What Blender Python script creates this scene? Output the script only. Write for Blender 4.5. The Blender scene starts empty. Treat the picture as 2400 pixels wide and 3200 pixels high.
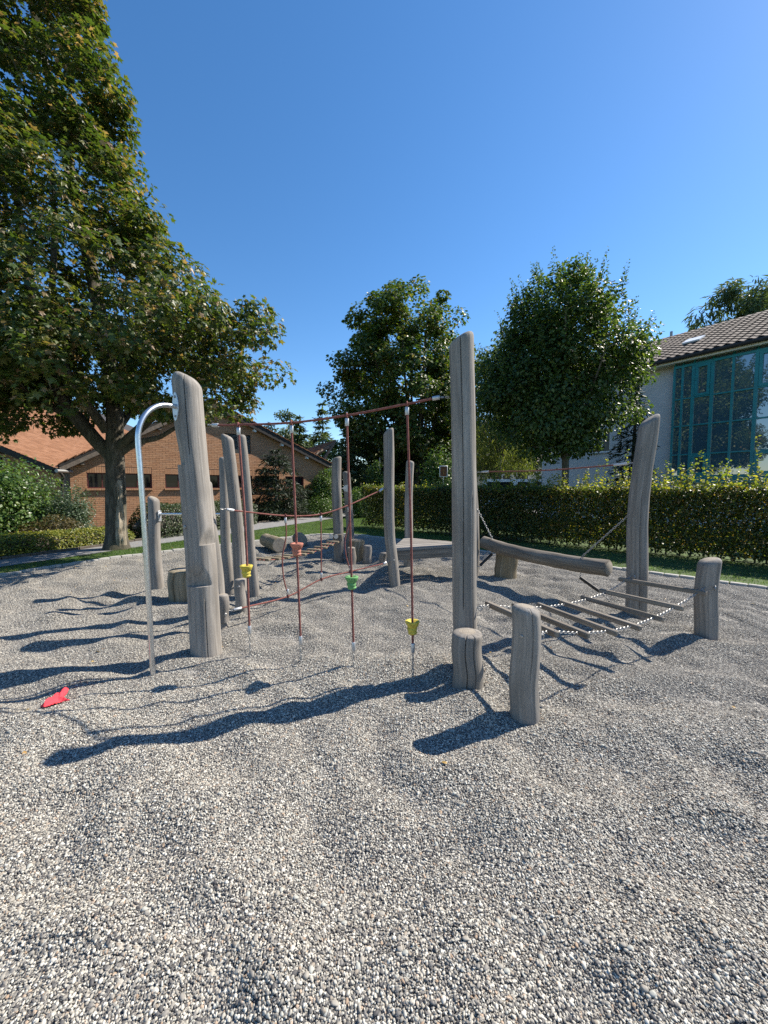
import bpy, bmesh, math, random
import numpy as np
from mathutils import Vector, Matrix
from mathutils.geometry import tessellate_polygon

sc = bpy.context.scene
COL = sc.collection
rng = np.random.default_rng(7)
random.seed(7)
R = math.radians

# ------------------------------------------------------------------ camera, sky, sun, exposure
EYE = 1.55
cam_d = bpy.data.cameras.new("camera")
cam_d.sensor_fit = 'HORIZONTAL'; cam_d.sensor_width = 36; cam_d.lens = 18.6
cam_d.clip_start = 0.05; cam_d.clip_end = 3000
cam = bpy.data.objects.new("camera", cam_d); COL.objects.link(cam)
cam.location = (0, 0, EYE); cam.rotation_euler = (R(90 - 3.6), 0, 0)
sc.camera = cam

SUN_AZ, SUN_EL = R(66.5), R(45)          # azimuth clockwise from +Y (view direction)
world = bpy.data.worlds.new("World"); sc.world = world; world.use_nodes = True
wn = world.node_tree.nodes; wl = world.node_tree.links
bg = wn["Background"]
sky = wn.new("ShaderNodeTexSky"); sky.sky_type = 'NISHITA'; sky.sun_disc = False
sky.sun_elevation = SUN_EL; sky.sun_rotation = SUN_AZ
sky.altitude = 500; sky.air_density = 1.0; sky.dust_density = 0.2; sky.ozone_density = 2.2
skc = wn.new("ShaderNodeHueSaturation"); skc.inputs['Saturation'].default_value = 1.25
wl.new(sky.outputs[0], skc.inputs['Color']); wl.new(skc.outputs[0], bg.inputs[0]); bg.inputs[1].default_value = 0.105
sun_d = bpy.data.lights.new("sun", 'SUN'); sun_d.energy = 5.0; sun_d.angle = R(0.53); sun_d.color = (1, 0.92, 0.80)
sun = bpy.data.objects.new("sun", sun_d); COL.objects.link(sun)
sdir = Vector((math.sin(SUN_AZ) * math.cos(SUN_EL), math.cos(SUN_AZ) * math.cos(SUN_EL), math.sin(SUN_EL)))
sun.rotation_euler = sdir.to_track_quat('Z', 'Y').to_euler(); sun.location = sdir * 60
sc.view_settings.view_transform = 'Standard'; sc.view_settings.look = 'None'
sc.view_settings.exposure = 0.95; sc.view_settings.gamma = 1.0; sc.view_settings.use_curve_mapping = False
sc.render.engine = 'CYCLES'
sc.cycles.max_bounces = 8; sc.cycles.transparent_max_bounces = 8
sc.cycles.use_denoising = False

# ------------------------------------------------------------------ materials
def mat(name):
    m = bpy.data.materials.new(name); m.use_nodes = True
    nt = m.node_tree; b = nt.nodes["Principled BSDF"]
    return m, nt, b
def node(nt, t, **kw):
    n = nt.nodes.new(t)
    for k, v in kw.items():
        if k.startswith('i_'):
            key = k[2:]; key = int(key) if key.isdigit() else key
            n.inputs[key].default_value = v
        else: setattr(n, k, v)
    return n
def ramp(nt, fac, stops, interp='LINEAR'):
    r = nt.nodes.new("ShaderNodeValToRGB"); cr = r.color_ramp; cr.interpolation = interp
    while len(cr.elements) < len(stops): cr.elements.new(0.5)
    for e, (p, c) in zip(cr.elements, stops): e.position = p; e.color = (*c, 1)
    nt.links.new(fac, r.inputs[0]); return r.outputs[0]
def mixc(nt, fac, a, b, mode='MIX'):
    m = nt.nodes.new("ShaderNodeMix"); m.data_type = 'RGBA'; m.blend_type = mode
    for s, v in ((0, fac), (6, a), (7, b)):
        if hasattr(v, 'links') or isinstance(v, bpy.types.NodeSocket): nt.links.new(v, m.inputs[s])
        elif s == 0: m.inputs[0].default_value = v
        else: m.inputs[s].default_value = (*v, 1)
    return m.outputs[2]
def bump(nt, b, h, dist, strength=1.0):
    n = node(nt, "ShaderNodeBump"); n.inputs['Distance'].default_value = dist; n.inputs['Strength'].default_value = strength
    nt.links.new(h, n.inputs['Height']); nt.links.new(n.outputs[0], b.inputs['Normal'])
def noise(nt, vec, scale, detail=4, rough=0.55, dist=0.0):
    n = node(nt, "ShaderNodeTexNoise"); n.inputs['Scale'].default_value = scale; n.inputs['Detail'].default_value = detail
    n.inputs['Roughness'].default_value = rough; n.inputs['Distortion'].default_value = dist
    if vec is not None: nt.links.new(vec, n.inputs['Vector'])
    return n.outputs[0]
def mapping(nt, vec, scale, loc=(0, 0, 0)):
    n = node(nt, "ShaderNodeMapping"); n.inputs['Scale'].default_value = scale; n.inputs['Location'].default_value = loc
    nt.links.new(vec, n.inputs[0]); return n.outputs[0]
def attr(nt, name): n = node(nt, "ShaderNodeAttribute"); n.attribute_name = name; return n
def objrandvec(nt, vec):
    oi = node(nt, "ShaderNodeObjectInfo"); v = node(nt, "ShaderNodeVectorMath", operation='SCALE')
    c = node(nt, "ShaderNodeCombineXYZ"); nt.links.new(oi.outputs['Random'], c.inputs[0]); nt.links.new(oi.outputs['Random'], c.inputs[1]); nt.links.new(oi.outputs['Random'], c.inputs[2])
    nt.links.new(c.outputs[0], v.inputs[0]); v.inputs['Scale'].default_value = 31.0
    a = node(nt, "ShaderNodeVectorMath", operation='ADD'); nt.links.new(vec, a.inputs[0]); nt.links.new(v.outputs[0], a.inputs[1])
    return a.outputs[0]

def wood_mat(name, dark, mid, light, dirt=0.5, grain=1.0):
    m, nt, b = mat(name)
    v = objrandvec(nt, attr(nt, "gc").outputs['Vector'])
    streak = noise(nt, mapping(nt, v, (34, 34, 1.1)), 1.0, 4, 0.6, 0.5)
    fine = noise(nt, mapping(nt, v, (120, 120, 2.6)), 1.0, 2, 0.5)
    blot = noise(nt, mapping(nt, v, (5, 5, 2.0)), 1.0, 4, 0.6)
    c = ramp(nt, streak, [(0.28, dark), (0.5, mid), (0.72, light)])
    c = mixc(nt, ramp(nt, blot, [(0.42, (0, 0, 0)), (0.66, (dirt, dirt, dirt))]), c, tuple(x * 0.55 for x in mid))
    c = mixc(nt, ramp(nt, fine, [(0.32, (0.4, 0.4, 0.4)), (0.46, (0, 0, 0))]), c, dark)
    spots = noise(nt, mapping(nt, v, (38, 38, 16)), 1.0, 1, 0.5)
    c = mixc(nt, ramp(nt, spots, [(0.72, (0, 0, 0)), (0.78, (0.5, 0.5, 0.5))]), c, light)
    oi = node(nt, "ShaderNodeObjectInfo"); mr = node(nt, "ShaderNodeMapRange"); mr.inputs['To Min'].default_value = 0.84; mr.inputs['To Max'].default_value = 1.14; nt.links.new(oi.outputs['Random'], mr.inputs['Value'])
    hv = node(nt, "ShaderNodeHueSaturation"); nt.links.new(mr.outputs[0], hv.inputs['Value']); nt.links.new(c, hv.inputs['Color']); c = hv.outputs[0]
    nt.links.new(c, b.inputs['Base Color']); b.inputs['Roughness'].default_value = 0.85
    b.inputs['Specular IOR Level'].default_value = 0.25
    s = node(nt, "ShaderNodeMath", operation='ADD'); nt.links.new(streak, s.inputs[0]); nt.links.new(fine, s.inputs[1])
    bump(nt, b, s.outputs[0], 0.0025 * grain, 0.5)
    return m
WOOD = wood_mat("weathered_post_wood", (0.15, 0.136, 0.12), (0.24, 0.22, 0.197), (0.335, 0.31, 0.28))
WOOD_D = wood_mat("weathered_log_wood", (0.105, 0.088, 0.07), (0.195, 0.17, 0.14), (0.285, 0.255, 0.215))
WOOD_Y = wood_mat("yellowish_stump_wood", (0.115, 0.093, 0.06), (0.215, 0.18, 0.122), (0.31, 0.268, 0.198), 0.45)
def endgrain_mat():
    m, nt, b = mat("end_grain")
    a = attr(nt, "gc").outputs['Vector']
    l = node(nt, "ShaderNodeVectorMath", operation='LENGTH'); nt.links.new(mapping(nt, a, (1, 1, 0)), l.inputs[0])
    n1 = noise(nt, a, 30, 3)
    s = node(nt, "ShaderNodeMath", operation='MULTIPLY_ADD'); nt.links.new(n1, s.inputs[0]); s.inputs[1].default_value = 0.03
    nt.links.new(l.outputs['Value'], s.inputs[2])
    sn = node(nt, "ShaderNodeMath", operation='MULTIPLY'); sn.inputs[1].default_value = 520; nt.links.new(s.outputs[0], sn.inputs[0])
    si = node(nt, "ShaderNodeMath", operation='SINE'); nt.links.new(sn.outputs[0], si.inputs[0])
    c = ramp(nt, si.outputs[0], [(0.0, (0.24, 0.205, 0.16)), (1.0, (0.36, 0.325, 0.27))])
    c = mixc(nt, ramp(nt, noise(nt, a, 14, 4), [(0.45, (0, 0, 0)), (0.75, (0.7, 0.7, 0.7))]), c, (0.15, 0.13, 0.105))
    nt.links.new(c, b.inputs['Base Color']); b.inputs['Roughness'].default_value = 0.9
    return m
ENDG = endgrain_mat()
def plain(name, col, rough=0.6, metal=0.0, var=0.12, scale=20, bmp=0.0):
    m, nt, b = mat(name)
    tc = node(nt, "ShaderNodeTexCoord").outputs['Object']
    n = noise(nt, tc, scale, 4)
    lo = tuple(max(0, c * (1 - var * 1.6)) for c in col); hi = tuple(min(1, c * (1 + var * 1.6)) for c in col)
    nt.links.new(ramp(nt, n, [(0.3, lo), (0.7, hi)]), b.inputs['Base Color'])
    b.inputs['Roughness'].default_value = rough; b.inputs['Metallic'].default_value = metal
    if bmp: bump(nt, b, n, bmp)
    return m
STEEL = plain("brushed_steel", (0.62, 0.63, 0.64), 0.3, 0.95, 0.08, 60)
GALV = plain("galvanised_chain", (0.30, 0.30, 0.295), 0.5, 0.7, 0.2, 120)
ALU = plain("aluminium_ferrule", (0.5, 0.51, 0.52), 0.42, 0.6, 0.08, 90)
RUBBER = plain("black_rubber", (0.012, 0.012, 0.013), 0.55, 0, 0.2, 40)
def rope_mat():
    m, nt, b = mat("red_rope")
    v = attr(nt, "gc").outputs['Vector']
    n = noise(nt, v, 35, 4); 
    c = ramp(nt, n, [(0.3, (0.13, 0.04, 0.032)), (0.7, (0.25, 0.09, 0.072))])
    nt.links.new(c, b.inputs['Base Color']); b.inputs['Roughness'].default_value = 0.9
    return m
ROPE = rope_mat()
HOLDS = {k: plain("hold_" + k, c, 0.75, 0, 0.15, 45, 0.001) for k, c in
         dict(yellow=(0.50, 0.40, 0.055), green=(0.12, 0.30, 0.10), terracotta=(0.40, 0.15, 0.10)).items()}
CLOTH = plain("red_cloth", (0.62, 0.038, 0.055), 0.85, 0, 0.1, 60, 0.001)
CONC = plain("kerb_concrete", (0.34, 0.33, 0.305), 0.9, 0, 0.18, 9, 0.002)
ASPH = plain("path_asphalt", (0.19, 0.19, 0.19), 0.9, 0, 0.16, 14, 0.003)
DARKSTONE = plain("edging_stone", (0.09, 0.075, 0.06), 0.9, 0, 0.25, 9, 0.003)
PLASTER = plain("pale_plaster", (0.56, 0.55, 0.54), 0.92, 0, 0.04, 3, 0.001)
CREAM = plain("cream_plaster", (0.68, 0.64, 0.54), 0.9, 0, 0.05, 3)
TEAL = plain("teal_frame", (0.014, 0.21, 0.23), 0.4, 0, 0.08, 5)
WINFRAME = plain("dark_red_window_frame", (0.09, 0.02, 0.018), 0.5, 0, 0.1, 5)
TIMBER = plain("grey_brown_timber", (0.17, 0.135, 0.105), 0.85, 0, 0.2, 10, 0.002)
DKTIMBER = plain("dark_timber", (0.035, 0.03, 0.027), 0.85, 0, 0.2, 10, 0.002)
MORTAR = plain("mortar", (0.34, 0.205, 0.13), 0.95, 0, 0.08, 8)
SLATS = plain("vent_slats", (0.22, 0.22, 0.2), 0.6, 0, 0.08, 8)
WHITE = plain("white_paint", (0.78, 0.78, 0.77), 0.35, 0, 0.02, 4)
BLUEP = plain("blue_car_paint", (0.02, 0.045, 0.16), 0.25, 0.2, 0.04, 4)
BLACKP = plain("black_plastic", (0.015, 0.015, 0.016), 0.5, 0, 0.1, 8)
BROWNSIGN = plain("brown_sign_face", (0.19, 0.058, 0.02), 0.5, 0, 0.05, 8)
OCHRE = plain("ochre_print", (0.36, 0.17, 0.035), 0.5, 0, 0.05, 8)
def glass_mat(name, col, rough=0.03, spec=0.9, ior=1.5):
    m, nt, b = mat(name)
    b.inputs['Base Color'].default_value = (*col, 1); b.inputs['Roughness'].default_value = rough
    b.inputs['Specular IOR Level'].default_value = spec; b.inputs['IOR'].default_value = ior
    tc = node(nt, "ShaderNodeTexCoord").outputs['Object']
    bump(nt, b, noise(nt, tc, 0.7, 1), 0.006, 0.35)
    return m
GLASS_T = glass_mat("tinted_bay_glass", (0.05, 0.105, 0.14), 0.02, 0.5, 2.6)
GLASS_D = glass_mat("dark_window_glass", (0.008, 0.009, 0.012), 0.04, 0.25)
GLASS_C = glass_mat("car_glass", (0.01, 0.014, 0.018), 0.03)

def island_mat(name, stops, rough=0.85, spec=0.3, interp='LINEAR', grain=None):
    m, nt, b = mat(name)
    g = node(nt, "ShaderNodeNewGeometry"); c = ramp(nt, g.outputs['Random Per Island'], stops, interp)
    oi = node(nt, "ShaderNodeObjectInfo")
    tc = node(nt, "ShaderNodeTexCoord").outputs['Object']
    if grain:
        n = noise(nt, tc, grain, 3); c = mixc(nt, ramp(nt, n, [(0.35, (0, 0, 0)), (0.75, (0.35, 0.35, 0.35))]), c, tuple(x * 0.4 for x in stops[0][1]))
    nt.links.new(c, b.inputs['Base Color']); b.inputs['Roughness'].default_value = rough; b.inputs['Specular IOR Level'].default_value = spec
    return m
def objrand_mat(name, stops, rough=0.85, spec=0.3, grain=None):
    m, nt, b = mat(name)
    oi = node(nt, "ShaderNodeObjectInfo"); c = ramp(nt, oi.outputs['Random'], stops)
    if grain:
        tc = node(nt, "ShaderNodeTexCoord").outputs['Object']
        n = noise(nt, tc, grain, 3); c = mixc(nt, ramp(nt, n, [(0.35, (0, 0, 0)), (0.75, (0.35, 0.35, 0.35))]), c, tuple(x * 0.45 for x in stops[0][1]))
    nt.links.new(c, b.inputs['Base Color']); b.inputs['Roughness'].default_value = rough; b.inputs['Specular IOR Level'].default_value = spec
    return m
BRK = [(0.0, (0.42, 0.222, 0.122)), (0.4, (0.48, 0.26, 0.146)), (0.75, (0.52, 0.29, 0.163)), (1.0, (0.45, 0.262, 0.16))]
BRICK_I = island_mat("brick_mixed", BRK, 0.9, 0.2, grain=14); BRICK_O = objrand_mat("brick_single", BRK, 0.9, 0.2, grain=14)
OTL = [(0.0, (0.21, 0.103, 0.055)), (0.5, (0.255, 0.128, 0.07)), (1.0, (0.30, 0.158, 0.092))]
OTILE_I = island_mat("orange_tile_mixed", OTL, 0.85, 0.2, grain=6); OTILE_O = objrand_mat("orange_tile_single", OTL, 0.85, 0.2, grain=6)
DTL = [(0.0, (0.085, 0.07, 0.062)), (0.5, (0.125, 0.10, 0.088)), (1.0, (0.17, 0.138, 0.12))]
DTILE_I = island_mat("dark_tile_mixed", DTL, 0.85, 0.2, grain=6); DTILE_O = objrand_mat("dark_tile_single", DTL, 0.85, 0.2, grain=6)
PEB = [(0.0, (0.058, 0.055, 0.056)), (0.18, (0.110, 0.106, 0.101)), (0.38, (0.177, 0.167, 0.153)), (0.55, (0.249, 0.231, 0.200)), (0.70, (0.335, 0.313, 0.268)),
       (0.82, (0.440, 0.415, 0.358)), (0.91, (0.573, 0.545, 0.477)), (0.94, (0.315, 0.217, 0.144)), (0.965, (0.211, 0.222, 0.200)), (1.0, (0.689, 0.665, 0.593))]
PEBBLE = island_mat("river_pebbles", PEB, 0.7, 0.35)
def leaf_mat(name, stops, trans=0.32, rough=0.45):
    m, nt, b = mat(name)
    g = node(nt, "ShaderNodeNewGeometry"); c = ramp(nt, g.outputs['Random Per Island'], stops)
    nt.links.new(c, b.inputs['Base Color']); b.inputs['Roughness'].default_value = rough; b.inputs['Specular IOR Level'].default_value = 0.45
    t = node(nt, "ShaderNodeBsdfTranslucent")
    tcol = mixc(nt, 1.0, c, (1.0, 1.0, 0.45), 'MULTIPLY')
    hs = node(nt, "ShaderNodeHueSaturation"); hs.inputs['Value'].default_value = 2.2; nt.links.new(tcol, hs.inputs['Color'])
    nt.links.new(hs.outputs[0], t.inputs[0])
    mx = node(nt, "ShaderNodeMixShader"); mx.inputs[0].default_value = trans
    nt.links.new(b.outputs[0], mx.inputs[1]); nt.links.new(t.outputs[0], mx.inputs[2])
    nt.links.new(mx.outputs[0], nt.nodes["Material Output"].inputs[0])
    return m
LEAF_MAPLE = leaf_mat("maple_leaves", [(0, (0.026, 0.05, 0.012)), (0.45, (0.055, 0.088, 0.017)), (0.72, (0.088, 0.108, 0.021)), (0.86, (0.13, 0.122, 0.03)), (0.94, (0.18, 0.12, 0.06)), (1.0, (0.30, 0.20, 0.125))], 0.36)
LEAF_MID = leaf_mat("mid_tree_leaves", [(0, (0.026, 0.055, 0.010)), (0.6, (0.055, 0.095, 0.016)), (0.9, (0.11, 0.14, 0.024)), (1, (0.20, 0.14, 0.05))])
LEAF_RIGHT = leaf_mat("dense_tree_leaves", [(0, (0.024, 0.052, 0.014)), (0.6, (0.052, 0.092, 0.022)), (1, (0.115, 0.15, 0.036))], 0.36)
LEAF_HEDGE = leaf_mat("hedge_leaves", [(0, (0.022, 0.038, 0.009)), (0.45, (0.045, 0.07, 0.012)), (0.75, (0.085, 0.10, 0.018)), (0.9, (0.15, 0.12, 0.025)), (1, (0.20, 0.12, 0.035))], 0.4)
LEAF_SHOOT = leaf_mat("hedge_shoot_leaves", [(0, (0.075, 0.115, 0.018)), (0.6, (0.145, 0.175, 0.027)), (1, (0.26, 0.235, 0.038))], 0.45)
LEAF_BUSH = leaf_mat("laurel_leaves", [(0, (0.035, 0.075, 0.018)), (0.6, (0.07, 0.13, 0.027)), (1, (0.13, 0.18, 0.045))], 0.3, 0.35)
LEAF_BLUE = leaf_mat("blue_green_leaves", [(0, (0.035, 0.065, 0.035)), (1, (0.09, 0.13, 0.075))], 0.25)
LEAF_YEL = leaf_mat("yellow_green_leaves", [(0, (0.07, 0.10, 0.012)), (0.6, (0.15, 0.17, 0.022)), (1, (0.27, 0.24, 0.04))], 0.3)
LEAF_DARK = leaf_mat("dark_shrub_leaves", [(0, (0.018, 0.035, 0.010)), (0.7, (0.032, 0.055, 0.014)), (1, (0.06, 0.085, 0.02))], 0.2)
LEAF_PINE = leaf_mat("pine_needles", [(0, (0.010, 0.021, 0.011)), (1, (0.027, 0.043, 0.021))], 0.15, 0.6)
LEAF_FAR = leaf_mat("far_tree_leaves", [(0, (0.045, 0.075, 0.03)), (1, (0.10, 0.135, 0.055))], 0.25, 0.6)
LEAF_WILLOW = leaf_mat("willow_leaves", [(0, (0.06, 0.095, 0.02)), (1, (0.15, 0.17, 0.04))], 0.35, 0.6)
LEAF_FALLEN = leaf_mat("fallen_leaf", [(0, (0.30, 0.16, 0.04)), (0.6, (0.42, 0.30, 0.10)), (1, (0.16, 0.07, 0.03))], 0.1)
GRASS_B = leaf_mat("grass_blades", [(0, (0.036, 0.078, 0.012)), (0.7, (0.066, 0.13, 0.019)), (1, (0.13, 0.17, 0.04))], 0.35, 0.6)
GRASS_G = plain("lawn_ground", (0.042, 0.076, 0.014), 0.95, 0, 0.35, 3)
SOIL = plain("planting_soil", (0.06, 0.045, 0.03), 0.95, 0, 0.3, 5)
def bark_mat(name, a, b_, c_):
    m, nt, b = mat(name)
    tc = node(nt, "ShaderNodeTexCoord").outputs['Object']
    n = noise(nt, mapping(nt, tc, (14, 14, 3.2)), 1.0, 6, 0.7, 0.6); n2 = noise(nt, tc, 2.2, 4)
    c = ramp(nt, n, [(0.35, a), (0.5, b_), (0.68, c_)])
    c = mixc(nt, ramp(nt, n2, [(0.45, (0, 0, 0)), (0.65, (0.6, 0.6, 0.6))]), c, (0.055, 0.055, 0.03))
    nt.links.new(c, b.inputs['Base Color']); b.inputs['Roughness'].default_value = 0.95
    bump(nt, b, n, 0.03, 0.9)
    return m
BARK = bark_mat("maple_bark", (0.028, 0.023, 0.017), (0.075, 0.064, 0.047), (0.16, 0.138, 0.105))
BARK_D = bark_mat("dark_bark", (0.03, 0.025, 0.02), (0.07, 0.06, 0.048), (0.14, 0.12, 0.10))
LITBARK = bark_mat("painted_sunlit_bark", (0.10, 0.08, 0.055), (0.30, 0.255, 0.19), (0.46, 0.40, 0.32))  # paler bark colour standing in for sun on the maple trunk
BARK_R = bark_mat("grey_bark", (0.05, 0.045, 0.035), (0.12, 0.105, 0.085), (0.20, 0.18, 0.15))

# ------------------------------------------------------------------ object helpers
WLOC = {}
def tag(o, label=None, cat=None, group=None, kind=None):
    for k, v in (('label', label), ('category', cat), ('group', group), ('kind', kind)):
        if v: o[k] = v
    return o
def thing(name, label, cat, loc, group=None):
    o = bpy.data.objects.new(name, None); COL.objects.link(o); o.location = loc; o.empty_display_size = 0.1
    WLOC[o.name] = Vector(loc); return tag(o, label, cat, group)
def link(name, me, parent=None, loc=None):
    o = bpy.data.objects.new(name, me); COL.objects.link(o)
    if parent is not None: o.parent = parent
    if loc is not None: o.location = loc
    base = WLOC[parent.name] if parent is not None else Vector((0, 0, 0))
    WLOC[o.name] = base + (Vector(loc) if loc is not None else Vector((0, 0, 0)))
    return o
class MB:
    """collects world-space pieces, then becomes ONE mesh object"""
    def __init__(s): s.V = []; s.F = []; s.G = []; s.M = []; s.n = 0
    def add(s, V, F, gc=None, mi=0):
        V = np.asarray(V, float); k = s.n
        s.V.append(V); s.G.append(np.asarray(gc, float) if gc is not None else V)
        s.F += [[i + k for i in f] for f in F]; s.M += ([mi] * len(F) if isinstance(mi, int) else list(mi)); s.n += len(V); return s
    def build(s, name, m, parent=None, origin=None, smooth=True):
        base = WLOC[parent.name] if parent is not None else Vector(origin or (0, 0, 0))
        V = np.concatenate(s.V) - np.array(base)
        me = bpy.data.meshes.new(name); me.from_pydata(V.tolist(), [], s.F)
        for q in (m if isinstance(m, (list, tuple)) else [m]): me.materials.append(q)
        if any(s.M): me.polygons.foreach_set('material_index', s.M)
        if smooth: me.polygons.foreach_set('use_smooth', [True] * len(me.polygons))
        a = me.attributes.new('gc', 'FLOAT_VECTOR', 'POINT'); a.data.foreach_set('vector', np.concatenate(s.G).ravel())
        me.update()
        if smooth and smooth != 'all':
            me.set_sharp_from_angle(angle=R(42))
        return link(name, me, parent, None if parent is not None else tuple(base))
def npmesh(name, V, F, m, parent=None, origin=(0, 0, 0), smooth=False):
    base = np.array(WLOC[parent.name]) if parent is not None else np.array(origin)
    F = np.asarray(F, np.int32); k = F.shape[1]
    me = bpy.data.meshes.new(name); me.vertices.add(len(V)); me.vertices.foreach_set('co', (np.asarray(V) - base).ravel())
    me.loops.add(F.size); me.loops.foreach_set('vertex_index', F.ravel())
    me.polygons.add(len(F)); me.polygons.foreach_set('loop_start', np.arange(0, F.size, k, dtype=np.int32))
    me.polygons.foreach_set('use_smooth', [bool(smooth)] * len(F))
    me.materials.append(m); me.update(); me.validate()
    return link(name, me, parent, None if parent is not None else tuple(base))

_T = np.random.default_rng(3).random((64, 256, 256))
def vn(x, y, seed=0):
    T = _T[seed % 64]; xi = np.floor(x).astype(int); yi = np.floor(y).astype(int); fx = x - xi; fy = y - yi
    fx = fx * fx * (3 - 2 * fx); fy = fy * fy * (3 - 2 * fy)
    a = T[xi % 256, yi % 256]; b = T[(xi + 1) % 256, yi % 256]; c = T[xi % 256, (yi + 1) % 256]; d = T[(xi + 1) % 256, (yi + 1) % 256]
    return (a * (1 - fx) + b * fx) * (1 - fy) + (c * (1 - fx) + d * fx) * fy - 0.5
def frames(P):
    P = np.asarray(P, float); T = np.gradient(P, axis=0); T /= np.linalg.norm(T, axis=1)[:, None]
    t0 = T[0]; ref = np.array([0., 1, 0]) if abs(t0[1]) < 0.9 else np.array([1., 0, 0])
    u = np.cross(ref, t0); u /= np.linalg.norm(u); U = [u]
    for i in range(1, len(P)):
        u = U[-1] - T[i] * U[-1].dot(T[i]); u /= np.linalg.norm(u); U.append(u)
    U = np.array(U); W = np.cross(T, U); return T, U, W
def sweep(P, rad, n=12, fn=None, cap=True, s0=0.0):
    """tube along P; rad scalar/array; fn(theta, s) multiplies the radius. Returns V, F, gc"""
    P = np.asarray(P, float); T, U, W = frames(P); L = np.concatenate([[0], np.cumsum(np.linalg.norm(np.diff(P, axis=0), axis=1))]) + s0
    rad = np.broadcast_to(np.asarray(rad, float), (len(P),)); th = np.arange(n) * 2 * math.pi / n
    r = rad[:, None] * np.ones((1, n))
    if fn is not None: r = r * fn(th[None, :], L[:, None])
    cx, sx = np.cos(th)[None], np.sin(th)[None]
    V = P[:, None] + U[:, None] * (r * cx)[..., None] + W[:, None] * (r * sx)[..., None]
    gc = np.stack([r * cx, r * sx, np.broadcast_to(L[:, None], r.shape)], -1)
    V = V.reshape(-1, 3); gc = gc.reshape(-1, 3); F = []
    for i in range(len(P) - 1):
        for j in range(n):
            a = i * n + j; b = i * n + (j + 1) % n; F.append([a, b, b + n, a + n])
    if cap: F.append(list(range(n))[::-1]); F.append([(len(P) - 1) * n + j for j in range(n)])
    return V, F, gc
def spline(pts, step):
    """Catmull-Rom through pts, resampled"""
    P = np.asarray(pts, float)
    if len(P) == 2:
        k = max(2, int(np.linalg.norm(P[1] - P[0]) / step) + 1); return P[0] + (P[1] - P[0]) * np.linspace(0, 1, k)[:, None]
    Q = np.vstack([2 * P[0] - P[1], P, 2 * P[-1] - P[-2]]); out = []
    for i in range(1, len(Q) - 2):
        k = max(2, int(np.linalg.norm(Q[i + 1] - Q[i]) / step)); t = np.linspace(0, 1, k, endpoint=False)[:, None]
        a, b, c, d = Q[i - 1], Q[i], Q[i + 1], Q[i + 2]
        out.append(0.5 * (2 * b + (c - a) * t + (2 * a - 5 * b + 4 * c - d) * t ** 2 + (3 * b - a - 3 * c + d) * t ** 3))
    return np.vstack(out + [P[-1:]])
def box(c, ax, size, bev=0.0):
    """box centred at c with axes ax (3 unit vectors, last = grain) and full sizes; gc in box frame. 24-vertex chamfer when bev>0"""
    c = np.asarray(c, float); A = np.array([np.asarray(a, float) / np.linalg.norm(a) for a in ax]); h = np.asarray(size, float) / 2
    bm = bmesh.new(); bmesh.ops.create_cube(bm, size=2.0)
    for v in bm.verts: v.co = Vector(v.co[i] * h[i] for i in range(3))
    if bev > 0: bmesh.ops.bevel(bm, geom=bm.edges[:], offset=bev, segments=1, affect='EDGES')
    bm.verts.index_update(); L = np.array([v.co[:] for v in bm.verts]); F = [[v.index for v in f.verts] for f in bm.faces]; bm.free()
    return c + L @ A, F, L + rng.random(3) * 5
XYZ = ((1, 0, 0), (0, 1, 0), (0, 0, 1))
def cyl(p0, p1, r, n=12): return sweep(np.array([p0, p1], float), r, n)
def ang(dx, dy): return math.atan2(dy, dx)

# ------------------------------------------------------------------ ground
GRAVEL = [(-7.0, -4), (-6.95, 5), (-6.73, 6.87), (-6.15, 8.29), (-5.14, 9.65), (-3.81, 11.19), (-3.14, 12.0), (-2.4, 12.75), (-1.6, 13.0), (-0.9, 12.8),
          (0.53, 11.46), (2.3, 9.6), (4.42, 7.53), (5.9, 6.01), (8.5, 3.4), (11, 0.8), (11, -4)]
GP = np.array(GRAVEL)
def inside(x, y, P):
    r = np.zeros(x.shape, bool)
    for (x0, y0), (x1, y1) in zip(P, np.roll(P, -1, axis=0)):
        c = ((y0 > y) != (y1 > y)) & (x < (x1 - x0) * (y - y0) / (y1 - y0 + 1e-12) + x0); r ^= c
    return r
def edge_dist(x, y, P, closed=False):
    d = np.full(x.shape, 1e9); Q = P if not closed else np.vstack([P, P[:1]])
    for (x0, y0), (x1, y1) in zip(Q[:-1], Q[1:]):
        ex, ey = x1 - x0, y1 - y0; t = np.clip(((x - x0) * ex + (y - y0) * ey) / (ex * ex + ey * ey), 0, 1)
        d = np.minimum(d, np.hypot(x - x0 - t * ex, y - y0 - t * ey))
    return d
def gh(x, y):
    """gravel surface: shallow footprints and heaps"""
    x = np.asarray(x, float); y = np.asarray(y, float)
    wx = x + 0.16 * vn(x * 1.3, y * 1.3, 9); wy = y + 0.16 * vn(x * 1.3, y * 1.3, 10)
    h = 0.102 * vn(wx * 3.2, wy * 3.2, 1) + 0.044 * vn(wx * 6.0, wy * 6.0, 2) + 0.05 * vn(x * 0.8, y * 0.8, 3) + 0.006 * vn(x * 11, y * 11, 4)
    f = np.clip(edge_dist(x, y, GP) / 0.7, 0, 1)
    return h * f - 0.012
def gz(x, y): return float(gh(np.array([x]), np.array([y]))[0])

S = 900
ground = npmesh("ground", np.array([(-S, -S, -0.2), (S, -S, -0.2), (S, S, -0.2), (-S, S, -0.2)], float), [[0, 1, 2, 3]], GRASS_G); tag(ground, kind='structure')

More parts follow.
